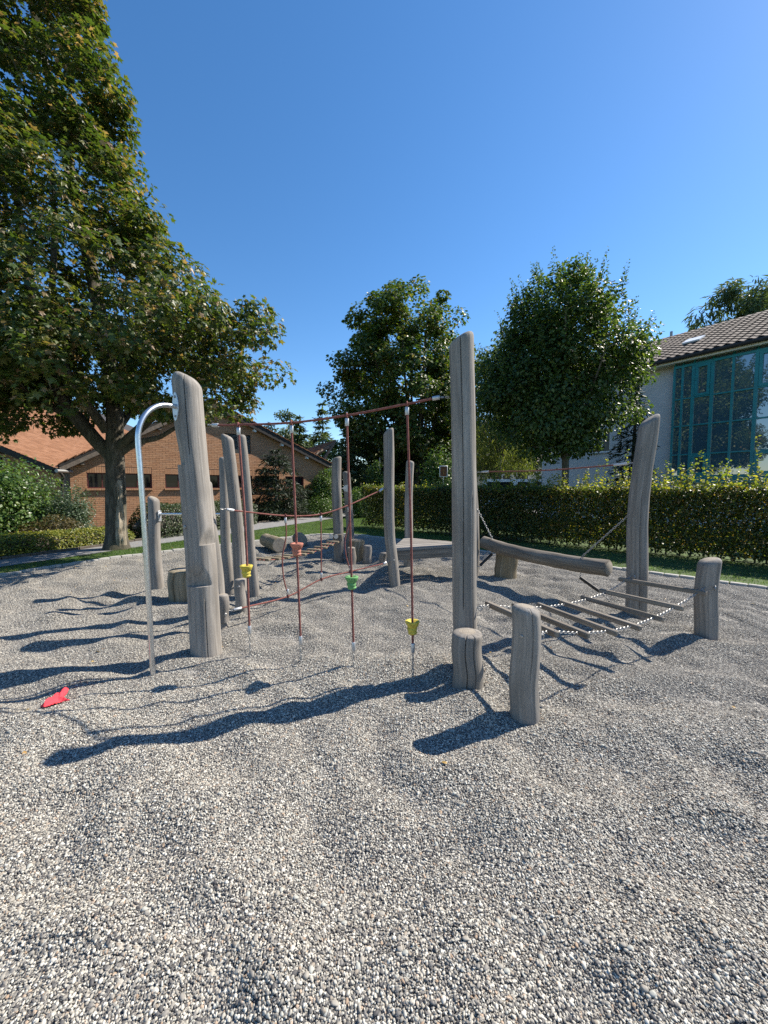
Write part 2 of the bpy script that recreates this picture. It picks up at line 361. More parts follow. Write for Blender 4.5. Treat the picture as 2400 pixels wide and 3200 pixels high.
st = 0.06
xs = np.arange(-7.2, 11.2, st); ys = np.arange(-4, 13.2, st)
X, Y = np.meshgrid(xs, ys, indexing='ij'); Z = gh(X, Y)
I = np.arange(X.size).reshape(X.shape)
cx, cy = X[:-1, :-1] + st / 2, Y[:-1, :-1] + st / 2
keep = inside(cx, cy, GP) | (edge_dist(cx, cy, GP) < 0.06)
F = np.stack([I[:-1, :-1], I[1:, :-1], I[1:, 1:], I[:-1, 1:]], -1)[keep]
used = np.unique(F); remap = np.full(X.size, -1); remap[used] = np.arange(len(used))
def gravel_base_mat():
    m, nt, b = mat("gravel_bed")
    tc = node(nt, "ShaderNodeTexCoord").outputs['Object']
    v = node(nt, "ShaderNodeTexVoronoi"); v.inputs['Scale'].default_value = 85; nt.links.new(tc, v.inputs['Vector'])
    sp = node(nt, "ShaderNodeSeparateColor"); nt.links.new(v.outputs['Color'], sp.inputs[0])
    c = ramp(nt, sp.outputs[0], [(0, (0.12, 0.115, 0.11)), (0.5, (0.25, 0.235, 0.21)), (1, (0.42, 0.40, 0.355))])
    nt.links.new(c, b.inputs['Base Color']); b.inputs['Roughness'].default_value = 0.9
    bump(nt, b, v.outputs['Distance'], -0.01)
    return m
gravel_bed = npmesh("gravel_bed", np.stack([X.ravel(), Y.ravel(), Z.ravel()], 1)[used], remap[F], gravel_base_mat(), smooth=True); tag(gravel_bed, kind='structure')

# lawn: one sheet with the gravel pit cut out of it
out = [Vector((x, y, 0.01)) for x, y in [(-60, -4.5), (-60, 90), (80, 90), (80, -4.5)]]
hole = [Vector((x, y, 0.01)) for x, y in GRAVEL[::-1]]
hole[0].y = hole[-1].y = -4.4
tris = tessellate_polygon([out, hole]); LV = np.array([v[:] for v in out + hole])
lawn = npmesh("lawn", LV, [list(t) for t in tris], GRASS_G); tag(lawn, kind='structure')
# path behind the maple, sweeping to the back
PN = np.array([(-9.2, 3.6), (-7.37, 7.53), (-6.55, 9.4), (-4.75, 13.69), (-2.93, 18.11), (-1.2, 22.5), (0.8, 29)])
PF = np.array([(-9.95, 4.2), (-8.07, 8.26), (-7.35, 10.0), (-6.0, 14.6), (-4.6, 19.2), (-3.0, 24), (-1.0, 31)])
def strip(a, b, z, name, m, step=0.5):
    A, B = spline(np.c_[a, np.full(len(a), z)], step), spline(np.c_[b, np.full(len(b), z)], step); n = 60
    A = A[np.linspace(0, len(A) - 1, n).astype(int)]; B = B[np.linspace(0, len(B) - 1, n).astype(int)]
    o = npmesh(name, np.vstack([A, B]), [[i, i + 1, n + i + 1, n + i] for i in range(n - 1)], m); tag(o, kind='structure'); return A, B
PA, PB = strip(PN, PF, 0.022, "path", ASPH)
bed_far = PF + np.array([(-1.9, 0.8)] * len(PF)); strip(PF + np.array([-0.06, 0.02]), PF + np.array([-6.5, 3.5]), 0.017, "planting_bed", SOIL)
lot = npmesh("parking_lot", np.array([(3.4, 19.5, 0.03), (16, 19.5, 0.03), (26, 46, 0.03), (3.4, 46, 0.03)], float), [[0, 1, 2, 3]], ASPH); tag(lot, kind='structure')

def along(P, step):
    P = np.asarray(P, float); d = np.linalg.norm(np.diff(P, axis=0), axis=1); L = np.concatenate([[0], np.cumsum(d)]); n = int(L[-1] / step)
    s = (np.arange(n) + 0.5) * step; Q = np.stack([np.interp(s, L, P[:, k]) for k in range(P.shape[1])], 1)
    T = np.stack([np.interp(s + 0.1, L, P[:, k]) - np.interp(s - 0.1, L, P[:, k]) for k in range(P.shape[1])], 1); T /= np.linalg.norm(T, axis=1)[:, None]
    return Q, T
def stones(root_name, P, step, w, h, top, m, name):
    root = bpy.data.objects.new(root_name, None); COL.objects.link(root); WLOC[root.name] = Vector((0, 0, 0)); tag(root, kind='structure')
    metas = []
    for k in range(4):
        V, F, g = box((0, 0, 0), XYZ, (step - 0.012, w, h), 0.008); V = V + rng.normal(0, 0.0018, V.shape)
        me = bpy.data.meshes.new(name); me.from_pydata(V.tolist(), [], F); me.materials.append(m); metas.append(me)
    Q, T = along(P, step)
    for q, t in zip(Q, T):
        o = bpy.data.objects.new(name, metas[random.randrange(4)]); COL.objects.link(o); o.parent = root
        o.location = (q[0] + random.gauss(0, .003), q[1] + random.gauss(0, .003), top - h / 2 + random.gauss(0, 0.004)); o.rotation_euler = (random.gauss(0, .012), random.gauss(0, .012), ang(*t[:2]) + random.gauss(0, .01))
        WLOC[o.name] = Vector(o.location)
KP = np.array(spline(np.array(GRAVEL[1:-2]), 0.3))
stones("kerb", np.vstack([[GRAVEL[0]], KP, [GRAVEL[-2]]]) if False else KP, 0.22, 0.11, 0.16, 0.026, CONC, "kerb_stone")
Q_, _ = along(PF[:6] + np.array([-0.02, 0.02]), 0.5)
stones("path_edging", PF[:6] + np.array([-0.03, 0.02]), 0.5, 0.07, 0.2, 0.075, DARKSTONE, "edging_stone")

# pebbles: tiles of loose stones laid over the bed with a node tree
def ico(sub):
    bm = bmesh.new(); bmesh.ops.create_icosphere(bm, subdivisions=sub, radius=1.0); V = np.array([v.co[:] for v in bm.verts]); bm.verts.index_update()
    F = np.array([[v.index for v in f.verts] for f in bm.faces]); bm.free(); return V, F
def rotmats(n, r):
    q = r.normal(size=(n, 4)); q /= np.linalg.norm(q, axis=1)[:, None]; w, x, y, z = q.T
    return np.stack([1 - 2 * (y * y + z * z), 2 * (x * y - z * w), 2 * (x * z + y * w), 2 * (x * y + z * w), 1 - 2 * (x * x + z * z), 2 * (y * z - x * w),
                     2 * (x * z - y * w), 2 * (y * z + x * w), 1 - 2 * (x * x + y * y)], 1).reshape(n, 3, 3)
TILE = 0.06
tilecol = bpy.data.collections.new("pebble_tiles")
def pebble_tile(k, sub, cell, n_big):
    r = np.random.default_rng(100 + k); m = int(round(TILE / cell)); g = (np.stack(np.meshgrid(np.arange(m), np.arange(m)), -1).reshape(-1, 2) + 0.5) / m - 0.5
    C = g * TILE + r.uniform(-0.55, 0.55, g.shape) * cell; n = len(C)
    s = np.clip(r.lognormal(math.log(0.0036), 0.28, n), 0.0020, 0.009); s[r.choice(n, n_big, replace=False)] *= 1.5
    IV, IF = ico(sub); sh = np.stack([s * r.uniform(0.95, 1.5, n), s * r.uniform(0.75, 1.05, n), s * r.uniform(0.45, 0.75, n)], 1)
    yaw = r.uniform(0, 2 * math.pi, n); Rz = np.zeros((n, 3, 3)); Rz[:, 0, 0] = np.cos(yaw); Rz[:, 0, 1] = -np.sin(yaw); Rz[:, 1, 0] = np.sin(yaw); Rz[:, 1, 1] = np.cos(yaw); Rz[:, 2, 2] = 1
    tilt = r.normal(0, 0.38 if sub > 1 else 0.22, (n, 2)); Rx = np.zeros((n, 3, 3)); Rx[:, 0, 0] = 1; Rx[:, 1, 1] = np.cos(tilt[:, 0]); Rx[:, 1, 2] = -np.sin(tilt[:, 0]); Rx[:, 2, 1] = np.sin(tilt[:, 0]); Rx[:, 2, 2] = np.cos(tilt[:, 0])
    Rm = Rz @ Rx
    wob = 1 + 0.13 * r.normal(size=(n, len(IV), 1)) * (1 if sub > 1 else 0.8)
    V = np.einsum('nij,nvj->nvi', Rm, IV[None] * sh[:, None] * wob) + np.c_[C, r.uniform(0.0, 0.0075 if sub > 1 else 0.0035, n)][:, None]
    F = (IF[None] + (np.arange(n) * len(IV))[:, None, None]).reshape(-1, 3)
    me = bpy.data.meshes.new("pebble_tile"); V = V.reshape(-1, 3)
    me.vertices.add(len(V)); me.vertices.foreach_set('co', V.ravel()); me.loops.add(F.size); me.loops.foreach_set('vertex_index', F.astype(np.int32).ravel())
    me.polygons.add(len(F)); me.polygons.foreach_set('loop_start', np.arange(0, F.size, 3, dtype=np.int32)); me.polygons.foreach_set('use_smooth', [True] * len(F))
    me.materials.append(PEBBLE); me.update()
    o = bpy.data.objects.new("pebble_tile_%02d" % k, me); tilecol.objects.link(o)
NEAR_T, FAR_T = 24, 16
for k in range(NEAR_T): pebble_tile(k, 2, 0.0062, 3)
for k in range(FAR_T): pebble_tile(NEAR_T + k, 1, 0.0062, 3)
SP = TILE * 0.9; tx = np.arange(-7.1, 11.1, SP); ty = np.arange(-2.0, 13.2, SP); TX, TY = [a.ravel() for a in np.meshgrid(tx, ty)]
kp = (inside(TX, TY, GP) & (edge_dist(TX, TY, GP) > 0.07)) & ((np.abs(TX) < 2.2 + 1.15 * np.maximum(TY, 0)) | (TY < 2)) & (np.abs(TX) < 10.5)
TX, TY = TX[kp], TY[kp]; e = 0.03; TX = TX + rng.uniform(-.003, .003, len(TX)); TY = TY + rng.uniform(-.003, .003, len(TY))
TZ = gh(TX, TY); nx = -(gh(TX + e, TY) - gh(TX - e, TY)) / (2 * e); ny = -(gh(TX, TY + e) - gh(TX, TY - e)) / (2 * e)
yaw = rng.integers(0, 4, len(TX)) * math.pi / 2
rot = []
for a, b, w in zip(nx, ny, yaw):
    nrm = Vector((a, b, 1)).normalized(); qn = Vector((0, 0, 1)).rotation_difference(nrm)
    rot.append((qn.to_matrix() @ Matrix.Rotation(w, 3, 'Z')).to_euler()[:])
dist = np.hypot(TX, TY); idx = np.where(dist < 3.6, rng.integers(0, NEAR_T, len(TX)), NEAR_T + rng.integers(0, FAR_T, len(TX)))
pm = bpy.data.meshes.new("pebbles"); pm.vertices.add(len(TX)); pm.vertices.foreach_set('co', np.stack([TX, TY, TZ], 1).ravel())
a_ = pm.attributes.new('rot', 'FLOAT_VECTOR', 'POINT'); a_.data.foreach_set('vector', np.array(rot).ravel())
a_ = pm.attributes.new('idx', 'INT', 'POINT'); a_.data.foreach_set('value', idx.astype(np.int32))
pm.materials.append(PEBBLE)
pebbles = link("pebbles", pm); tag(pebbles, 'loose rounded grey and cream pebbles covering the play area', None, None, 'stuff')
ng = bpy.data.node_groups.new("pebble_scatter", 'GeometryNodeTree')
ng.interface.new_socket("Geometry", in_out='INPUT', socket_type='NodeSocketGeometry'); ng.interface.new_socket("Geometry", in_out='OUTPUT', socket_type='NodeSocketGeometry')
gi = ng.nodes.new('NodeGroupInput'); go = ng.nodes.new('NodeGroupOutput'); ci = ng.nodes.new('GeometryNodeCollectionInfo'); ci.inputs[0].default_value = tilecol
ci.inputs['Separate Children'].default_value = True; ci.inputs['Reset Children'].default_value = True
ip = ng.nodes.new('GeometryNodeInstanceOnPoints'); ip.inputs['Pick Instance'].default_value = True
na = ng.nodes.new('GeometryNodeInputNamedAttribute'); na.data_type = 'FLOAT_VECTOR'; na.inputs[0].default_value = 'rot'
nb = ng.nodes.new('GeometryNodeInputNamedAttribute'); nb.data_type = 'INT'; nb.inputs[0].default_value = 'idx'
er = ng.nodes.new('FunctionNodeEulerToRotation')
L_ = ng.links.new
L_(gi.outputs[0], ip.inputs['Points']); L_(ci.outputs[0], ip.inputs['Instance']); L_(nb.outputs[0], ip.inputs['Instance Index'])
L_(na.outputs[0], er.inputs[0]); L_(er.outputs[0], ip.inputs['Rotation']); L_(ip.outputs[0], go.inputs[0])
md = pebbles.modifiers.new("scatter", 'NODES'); md.node_group = ng

# ------------------------------------------------------------------ buildings
def frame_pts(O, u, n):                 # wall frame: O + s*u + z*up + d*n
    O = np.array(O, float); u = np.array(u, float); n = np.array(n, float)
    return lambda s, z, d=0.0: O + s * u + np.array([0, 0, z]) + d * n
def wall_poly(name, fp, outer, holes, m, parent, d=0.0):
    pts = [Vector((s, z, 0)) for s, z in outer]; hs = [[Vector((s, z, 0)) for s, z in h] for h in holes]
    tris = tessellate_polygon([pts] + hs); allp = pts + [p for h in hs for p in h]
    return MB().add([fp(p.x, p.y, d) for p in allp], [list(t) for t in tris]).build(name, m, parent, smooth=False)
def seg_box(fp, s0, s1, z0, z1, d0, d1):
    P = [fp(s, z, d) for d in (d0, d1) for z in (z0, z1) for s in (s0, s1)]
    F = [[0, 2, 3, 1], [4, 5, 7, 6], [0, 1, 5, 4], [2, 6, 7, 3], [0, 4, 6, 2], [1, 3, 7, 5]]
    gc = np.array([(d, z, s) for d in (d0, d1) for z in (z0, z1) for s in (s0, s1)], float) + rng.random(3)
    return np.array(P), F, gc
def quad_prism(P4, th, nrm):            # a slab from 4 corners, thickened along nrm
    P = np.array(P4, float); Q = P + np.array(nrm) * th
    return np.vstack([P, Q]), [[3, 2, 1, 0], [4, 5, 6, 7]] + [[i, (i + 1) % 4, 4 + (i + 1) % 4, 4 + i] for i in range(4)]
def beam(p0, p1, w, h):
    p0, p1 = np.array(p0, float), np.array(p1, float); t = p1 - p0; L = np.linalg.norm(t); t /= L; s = np.cross(t, (0, 0, 1) if abs(t[2]) < .95 else (0, 1, 0)); s /= np.linalg.norm(s); v = np.cross(s, t)
    return box((p0 + p1) / 2, (s, v, t), (w, h, L), 0.004)

# brick hall with the gable to the playground
A40 = R(40); U = np.array([math.cos(A40), math.sin(A40), 0]); N = np.array([math.sin(A40), -math.cos(A40), 0])
O = np.array([-11.81, 14.97, 0.0]); fp = frame_pts(O, U, N); WL = 11.6; RS, RZ = 5.0, 5.35; ZL, ZR = 2.42, 2.62
hall = thing("brick_hall", "orange brick hall with tiled gable roof and low strip windows", "building", tuple(O))
def roof_z(s): return ZL + (RZ - ZL) * s / RS if s < RS else RZ + (ZR - RZ) * (s - RS) / (WL - RS)
wins = [(0.52, 1.48), (1.68, 2.7), (3.2, 4.25), (4.4, 5.44), (5.75, 7.0), (7.15, 8.4), (8.75, 9.8)]
WZ0, WZ1 = 1.50, 2.10
holes = [[(a, WZ0), (b, WZ0), (b, WZ1), (a, WZ1)] for a, b in wins]; VENT = (5.75, 6.95, 3.15, 4.05)
holes.append([(VENT[0], VENT[2]), (VENT[1], VENT[2]), (VENT[1], VENT[3]), (VENT[0], VENT[3])])
wall = wall_poly("wall", fp, [(0, -0.2), (WL, -0.2), (WL, ZR), (RS, RZ), (0, ZL)], holes, MORTAR, hall)
BL, BH = 0.25, 0.077
bricks = []
for r in range(72):
    z = -0.1 + r * BH; off = (BL / 2 if r % 2 else 0)
    for c in range(-1, 48):
        a, b = max(0.0, c * BL + off), min(WL, c * BL + off + BL)
        segs = [(a, b)]
        for (w0, w1, z0, z1) in [(w[0], w[1], WZ0 - 0.09, WZ1 + 0.25) for w in wins] + [VENT]:
            if z + BH > z0 + 0.02 and z < z1 - 0.01:
                nx_ = []
                for p, q in segs:
                    if q <= w0 or p >= w1: nx_.append((p, q))
                    else:
                        if p < w0: nx_.append((p, w0))
                        if q > w1: nx_.append((w1, q))
                segs = nx_
        for p, q in segs:
            if q - p > 0.04 and z + BH * 0.6 < min(roof_z(p), roof_z(q)): bricks.append((p, q, z))
def brick_geo(p, q, z): return seg_box(fp, p + 0.005, q - 0.005, z + 0.006, z + BH - 0.004, -0.02, 0.008 + random.uniform(-0.002, 0.003))
bricks.sort(key=lambda t: (t[0] * 0.6 + abs(t[2] - 1.2)))
rest = MB()
for k, (p, q, z) in enumerate(bricks):
    if k < 280: MB().add(*brick_geo(p, q, z)).build("brick", BRICK_O, wall, smooth=False)
    else: rest.add(*brick_geo(p, q, z))
for (w0, w1) in wins:                                # soldier course over each window
    for s in np.arange(w0, w1 - 0.03, 0.0775): rest.add(*seg_box(fp, s + 0.005, s + 0.072, WZ1 + 0.004, WZ1 + 0.236, -0.02, 0.008))
o = rest.build("brickwork", BRICK_I, wall, smooth=False); tag(o, kind='stuff')
for (w0, w1) in wins:
    fr = MB()
    for q in ((w0, w1, WZ0, WZ0 + .045), (w0, w1, WZ1 - .045, WZ1), (w0, w0 + .045, WZ0 + .045, WZ1 - .045), (w1 - .045, w1, WZ0 + .045, WZ1 - .045), ((w0 + w1) / 2 - .02, (w0 + w1) / 2 + .02, WZ0 + .045, WZ1 - .045)):
        fr.add(*seg_box(fp, *q, -0.13, -0.075))
    for q in ((w0 - .002, w0 + .012, WZ0, WZ1), (w1 - .012, w1 + .002, WZ0, WZ1)): fr.add(*seg_box(fp, *q, -0.075, 0.004))
    f = fr.build("window", WINFRAME, hall, smooth=False)
    for a, b in ((w0 + .045, (w0 + w1) / 2 - .02), ((w0 + w1) / 2 + .02, w1 - .045)):
        MB().add(*seg_box(fp, a, b, WZ0 + .045, WZ1 - .045, -0.115, -0.1)).build("pane", GLASS_D, f, smooth=False)
    sl = MB()
    for s in np.arange(w0 - 0.04, w1 + 0.01, 0.0775): sl.add(*seg_box(fp, s + .003, s + .074, WZ0 - 0.075, WZ0 - 0.006, -0.07, 0.085))
    sl.build("sill", BRICK_I, f, smooth=False)
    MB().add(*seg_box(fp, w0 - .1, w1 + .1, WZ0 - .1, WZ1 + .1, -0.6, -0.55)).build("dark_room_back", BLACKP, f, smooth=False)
vt = MB().add(*seg_box(fp, VENT[0], VENT[1], VENT[2], VENT[3], -0.16, -0.13)).build("louvre_vent", DKTIMBER, hall, smooth=False)
for z in np.arange(VENT[2] + 0.02, VENT[3] - 0.02, 0.06):
    P, F, g = seg_box(fp, VENT[0] + 0.01, VENT[1] - 0.01, z, z + 0.012, -0.11, -0.01); P[4:, 2] -= 0.03; MB().add(P, F, g).build("slat", SLATS, vt, smooth=False)
# roof slabs, barge boards, corbels
DEPTH = 12.0; OV = 0.27
def rline(s0, z0, s1, z1, ext0, ext1):
    d = np.array([s1 - s0, z1 - z0]); d /= np.linalg.norm(d); return (s0 - d[0] * ext0, z0 - d[1] * ext0), (s1 + d[0] * ext1, z1 + d[1] * ext1)
for k, (e0, e1) in enumerate((((0, ZL), (RS, RZ)), ((RS, RZ), (WL, ZR)))):
    (a, za), (b, zb) = rline(*e0, *e1, 0.32 if k == 0 else 0, 0.5 if k == 1 else 0)
    P = [fp(a, za + .03, OV), fp(b, zb + .03, OV), fp(b, zb + .03, -DEPTH), fp(a, za + .03, -DEPTH)]
    up = np.cross(P[1] - P[0], P[2] - P[1]); up /= np.linalg.norm(up); up = up if up[2] > 0 else -up
    V, F = quad_prism(P, 0.09, up); rf = MB().add(V, F).build("roof", DKTIMBER, hall, smooth=False)
    MB().add(*beam(fp(a, za - .06, OV - .03), fp(b, zb - .06, OV - .03), 0.045, 0.17)).build("barge_board", TIMBER if k == 0 else DKTIMBER, rf, smooth=False)
    n = int(np.hypot(b - a, zb - za) / 1.35)
    for i in range(n):
        t = (i + 0.5) / n; s_, z_ = a + (b - a) * t, za + (zb - za) * t
        if 0.1 < s_ < WL: MB().add(*seg_box(fp, s_ - .06, s_ + .06, z_ - .26, z_ - .13, -0.02, OV - .06)).build("rafter_end", WHITE if k else TIMBER, rf, smooth=False)
    # verge tiles along the edge and tile courses behind
    L = math.hypot(b - a, zb - za); nt_ = int(L / 0.30); tl = MB()
    for i in range(nt_):
        t0, t1 = i / nt_, (i + 1.18) / nt_; q = lambda t, d, h: fp(a + (b - a) * t, za + (zb - za) * t + .03, d) + up * h
        lo, hi = (0.095, 0.135) if k == 0 else (0.135, 0.095)
        W = [q(t0, OV + .03, lo), q(t1, OV + .03, hi), q(t1, OV - .25, hi), q(t0, OV - .25, lo)]
        V, F = quad_prism(W, 0.025, up); MB().add(V, F, V).build("verge_tile", OTILE_O, rf, smooth=False)
    for j in range(1, 30):
        for i in range(nt_):
            t0, t1 = i / nt_, (i + 1.1) / nt_; d0 = OV - .25 * j; q = lambda t, d, h: fp(a + (b - a) * t, za + (zb - za) * t + .03, d) + up * h
            lo, hi = (0.095, 0.13) if k == 0 else (0.13, 0.095)
            W = [q(t0, d0, lo), q(min(t1, 1), d0, hi), q(min(t1, 1), d0 - .245, hi), q(t0, d0 - .245, lo)]; V, F = quad_prism(W, 0.015, up); tl.add(V, F)
    o = tl.build("roof_tiles", OTILE_I, rf, smooth=False); tag(o, kind='stuff')
# hidden far walls so the hall is a volume
MB().add(*seg_box(fp, 0, .2, -.2, ZL - .02, -DEPTH + .3, -.02)).build("side_wall", MORTAR, hall, smooth=False)
MB().add(*seg_box(fp, WL - .2, WL, -.2, ZR - .02, -DEPTH + .3, -.02)).build("side_wall", MORTAR, hall, smooth=False)

# left wing: roof falling towards the valley gutter
wing = thing("brick_wing", "brick wing with broad sunlit orange tiled roof above the green shrubs", "building", (-12.1, 15.0, 0))
EX, EZ, SL_, RX = -11.9, 2.25, 0.42, -28.0; Y0, Y1 = 14.35, 38.0
wz = lambda x: EZ + SL_ * (EX - x)
V, F = quad_prism([(EX, Y0, wz(EX)), (RX, Y0, wz(RX)), (RX, Y1, wz(RX)), (EX, Y1, wz(EX))], -0.12, (SL_ / math.hypot(1, SL_), 0, 1 / math.hypot(1, SL_)))
wroof = MB().add(V, F).build("roof", DKTIMBER, wing, smooth=False)
upw = np.array([SL_, 0, 1]) / math.hypot(SL_, 1); tl = MB(); rows = int((EX - RX) / 0.145)
for i in range(rows):
    x0 = EX - i * 0.145; x1 = x0 - 0.165
    off = 0.085 if i % 2 else 0
    for y in np.arange(Y0 + off - 0.085, Y1, 0.17):
        if y > Y0 + 19: continue
        ya, yb = max(y, Y0) + .002, min(y + .17, Y1) - .002
        if yb - ya < .02: continue
        dj = random.uniform(0, .004); P = np.array([(x0, ya, wz(x0) + .024 + dj), (x0, yb, wz(x0) + .024 + dj), (x1, yb, wz(x1) + .006 + dj), (x1, ya, wz(x1) + .006 + dj), (x0, ya, wz(x0) + .008), (x0, yb, wz(x0) + .008)])
        tl.add(P, [[0, 1, 2, 3], [4, 5, 1, 0]])
o = tl.build("roof_tiles", OTILE_I, wroof, smooth=False); tag(o, kind='stuff')
MB().add(*beam((EX + .05, Y0 + .05, EZ - .13), (RX, Y0 + .05, wz(RX) - .13), .05, .22)).build("barge_board", DKTIMBER, wroof, smooth=False)
for i in range(9):
    x = EX - 0.9 - i * 1.3; MB().add(*seg_box(frame_pts((x, 14.85, 0), (1, 0, 0), (0, -1, 0)), -.06, .06, wz(x) - .4, wz(x) - .27, 0, .38)).build("rafter_end", TIMBER, wroof, smooth=False)
wfp = frame_pts((RX, 14.9, 0), (1, 0, 0), (0, -1, 0)); WW = EX - RX - 0.15
wwall = wall_poly("wall", wfp, [(0, -.2), (WW, -.2), (WW, wz(RX + WW) - .1), (0, wz(RX) - .1)], [], MORTAR, wing)
rest = MB(); cnt = 0
for r in range(80):
    z = -0.1 + r * BH
    for c in range(-1, 70):
        p, q = c * BL + (BL / 2 if r % 2 else 0), c * BL + (BL / 2 if r % 2 else 0) + BL; p, q = max(p, 0), min(q, WW)
        if q - p > .04 and z + BH < wz(RX + q) - .12 and q > WW - 6.5: rest.add(*seg_box(wfp, p + .005, q - .005, z + .006, z + BH - .004, -.02, .008 + random.uniform(-.002, .003)))
o = rest.build("brickwork", BRICK_I, wwall, smooth=False); tag(o, kind='stuff')
gt = MB(); V, F, g = sweep(np.array([(EX + .12, Y0 - .02, EZ - .12), (EX + .12, 22, EZ - .12)]), 0.065, 10); gt.add(V, F, g); gt.build("gutter", GALV, wing)
MB().add(*sweep(spline([(EX + .12, Y0 + .15, EZ - .17), (EX + .10, Y0 + .3, EZ - .35), (EX - .06, 14.78, EZ - .6), (EX - .06, 14.78, 0)], .1), .045, 10)).build("downpipe", DKTIMBER, wing)
lp = MB(); V, F, g = sweep(np.array([(-14.0, 14.6, 2.62), (-14.0, 14.6, 2.48), (-14.0, 14.6, 2.36), (-14.0, 14.6, 2.28)]), [.03, .05, .14, .17], 14); lp.add(V, F, g); lp.add(*beam((-14.0, 14.88, 2.66), (-14.0, 14.55, 2.62), .025, .025))
lamp = lp.build("wall_lamp", BLACKP, None, origin=(-14.0, 14.88, 2.6)); tag(lamp, "black bell shaped wall lamp under the eave of the brick wing", "lamp")

# entrance canopy with tiled pitch and slanted struts
can = thing("entrance_canopy", "small tiled canopy roof on slanted timber struts behind the brick gable", "canopy", (-4.6, 25.2, 0))
cA, cB, cC = np.array((-5.05, 26.4, 4.05)), np.array((-3.25, 27.2, 4.72)), np.array((-4.25, 24.7, 3.6)); cD = cA + cC - cB
cu = (cB - cA); cl = np.linalg.norm(cu); cv = cC - cB; cw = np.linalg.norm(cv); cn = np.cross(cu, cv); cn /= np.linalg.norm(cn); cn = cn if cn[2] > 0 else -cn
V, F = quad_prism([cA, cB, cC, cD], -0.1, cn); croof = MB().add(V, F).build("roof", TIMBER, can, smooth=False)
for i in range(9):
    for j in range(7):
        P0 = cA + cv * (1 - (i + 1) / 9) if False else None
        a = cA + cu * j / 7 + cv * i / 9; W = [a + cn * .005, a + cu / 7 * .96 + cn * .005, a + cu / 7 * .96 + cv * 1.15 / 9 + cn * .04, a + cv * 1.15 / 9 + cn * .04]
        V, F = quad_prism(W, .03, cn); MB().add(V, F).build("roof_tile", OTILE_O, croof, smooth=False)
for p0, p1 in (((-3.35, 27.0, 4.55), (-4.3, 25.6, 2.7)), ((-3.6, 26.3, 4.2), (-4.9, 25.5, 3.2)), ((-4.3, 24.9, 3.5), (-4.6, 25.2, 2.6))): MB().add(*beam(p0, p1, .12, .16)).build("strut", TIMBER, can, smooth=False)
for p in ((-4.5, 25.5), (-5.4, 25.2)): MB().add(*beam((*p, 0), (*p, 3.1), .16, .16)).build("post", TIMBER, can, smooth=False)

# pale office block with the teal glazed bay
bu = np.array([-0.563, 0.826, 0]); bu /= np.linalg.norm(bu); bn = np.array([-bu[1], bu[0], 0]); bO = np.array([12.97, 13.4, 0.0]) - bu * 6.0
bp = frame_pts(bO, bu, bn); BLN = 14.6; EAV = 6.62
office = thing("office_block", "pale rendered block with dark tiled roof and teal glazed bay", "building", tuple(bO))
BZ0, BZ1 = 1.95, 6.1
def px_s(px, dep):     # where a vertical seen at this bearing meets the bay front
    k = (px - 1200) / 1240; P = bO + bn * dep; return float((k * P[1] - P[0]) / (bu[0] - k * bu[1]))
D = 0.28
cols = sorted([px_s(p, D) for p in (2091, 2116, 2149, 2207, 2270, 2342, 2425, 2530)])
bays = (cols[0] - .04, cols[-1] + .04)
sw = [(11.25, 12.0, 3.1, 4.15), (13.1, 13.7, 3.1, 4.15), (11.3, 12.0, 0.6, 1.6)]
holes = [[(a, z0), (b, z0), (b, z1), (a, z1)] for a, b, z0, z1 in sw] + [[(bays[0], BZ0), (bays[1], BZ0), (bays[1], BZ1 + .3), (bays[0], BZ1 + .3)]]
wall_poly("wall", bp, [(0, -.2), (BLN, -.2), (BLN, EAV), (0, EAV)], holes, PLASTER, office)
MB().add(*seg_box(bp, BLN - .25, BLN, -.2, EAV - .01, -10, -.003)).build("end_wall", PLASTER, office, smooth=False)
MB().add(*seg_box(bp, bays[0] - .3, bays[1] + .3, 0.3, 6.5, -3.2, -3.1)).build("inner_wall", plain("dim_interior", (0.10, 0.11, 0.11), 0.9), office, smooth=False)
MB().add(*seg_box(bp, bays[0] - .3, bays[1] + .3, 3.9, 4.05, -3.1, -.6)).build("inner_floor", plain("interior_slab", (0.16, 0.16, 0.155), 0.9), office, smooth=False)
for a, b, z0, z1 in sw:
    fr = MB()
    for q in ((a, b, z0, z0 + .06), (a, b, z1 - .06, z1), (a, a + .06, z0 + .06, z1 - .06), (b - .06, b, z0 + .06, z1 - .06), ((a + b) / 2 - .03, (a + b) / 2 + .03, z0 + .06, z1 - .06)): fr.add(*seg_box(bp, *q, -.14, -.07))
    f = fr.build("window", WHITE, office, smooth=False); MB().add(*seg_box(bp, a + .06, b - .06, z0 + .06, z1 - .06, -.12, -.1)).build("pane", GLASS_D, f, smooth=False)
    MB().add(*seg_box(bp, a - .05, b + .05, z0 - .05, z0 - .003, -.06, .05)).build("sill", CONC, f, smooth=False)
bay = MB(); rows_z = [BZ0, 2.78, 3.86, 4.88, BZ1]
for i, s in enumerate(cols):
    w = .05 if i in (2, 4, 5) else .035
    bay.add(*seg_box(bp, s - w, s + w, BZ0 + .05, BZ1 - .05, D - .06, D + .03))
for z in rows_z: bay.add(*seg_box(bp, cols[0] - .035, cols[-1] + .035, z - .045 if z in (BZ0, BZ1) else z - .025, z + .045 if z in (BZ0, BZ1) else z + .025, D - .055, D + .024))
for s in cols: bay.add(*beam(bp(s, BZ1 + .03, D - .01), bp(s, BZ1 + .42, .02), .06, .06))
bay.add(*seg_box(bp, cols[0] - .05, cols[-1] + .05, BZ1 + .40, BZ1 + .50, -.03, .05)); bay.add(*seg_box(bp, cols[0] - .05, cols[-1] + .05, BZ0 - .25, BZ0 - .05, -.05, D + .01))
for s in (cols[0], cols[-1]): bay.add(*seg_box(bp, s - .03, s + .03, BZ0, BZ1, -.02, .05))
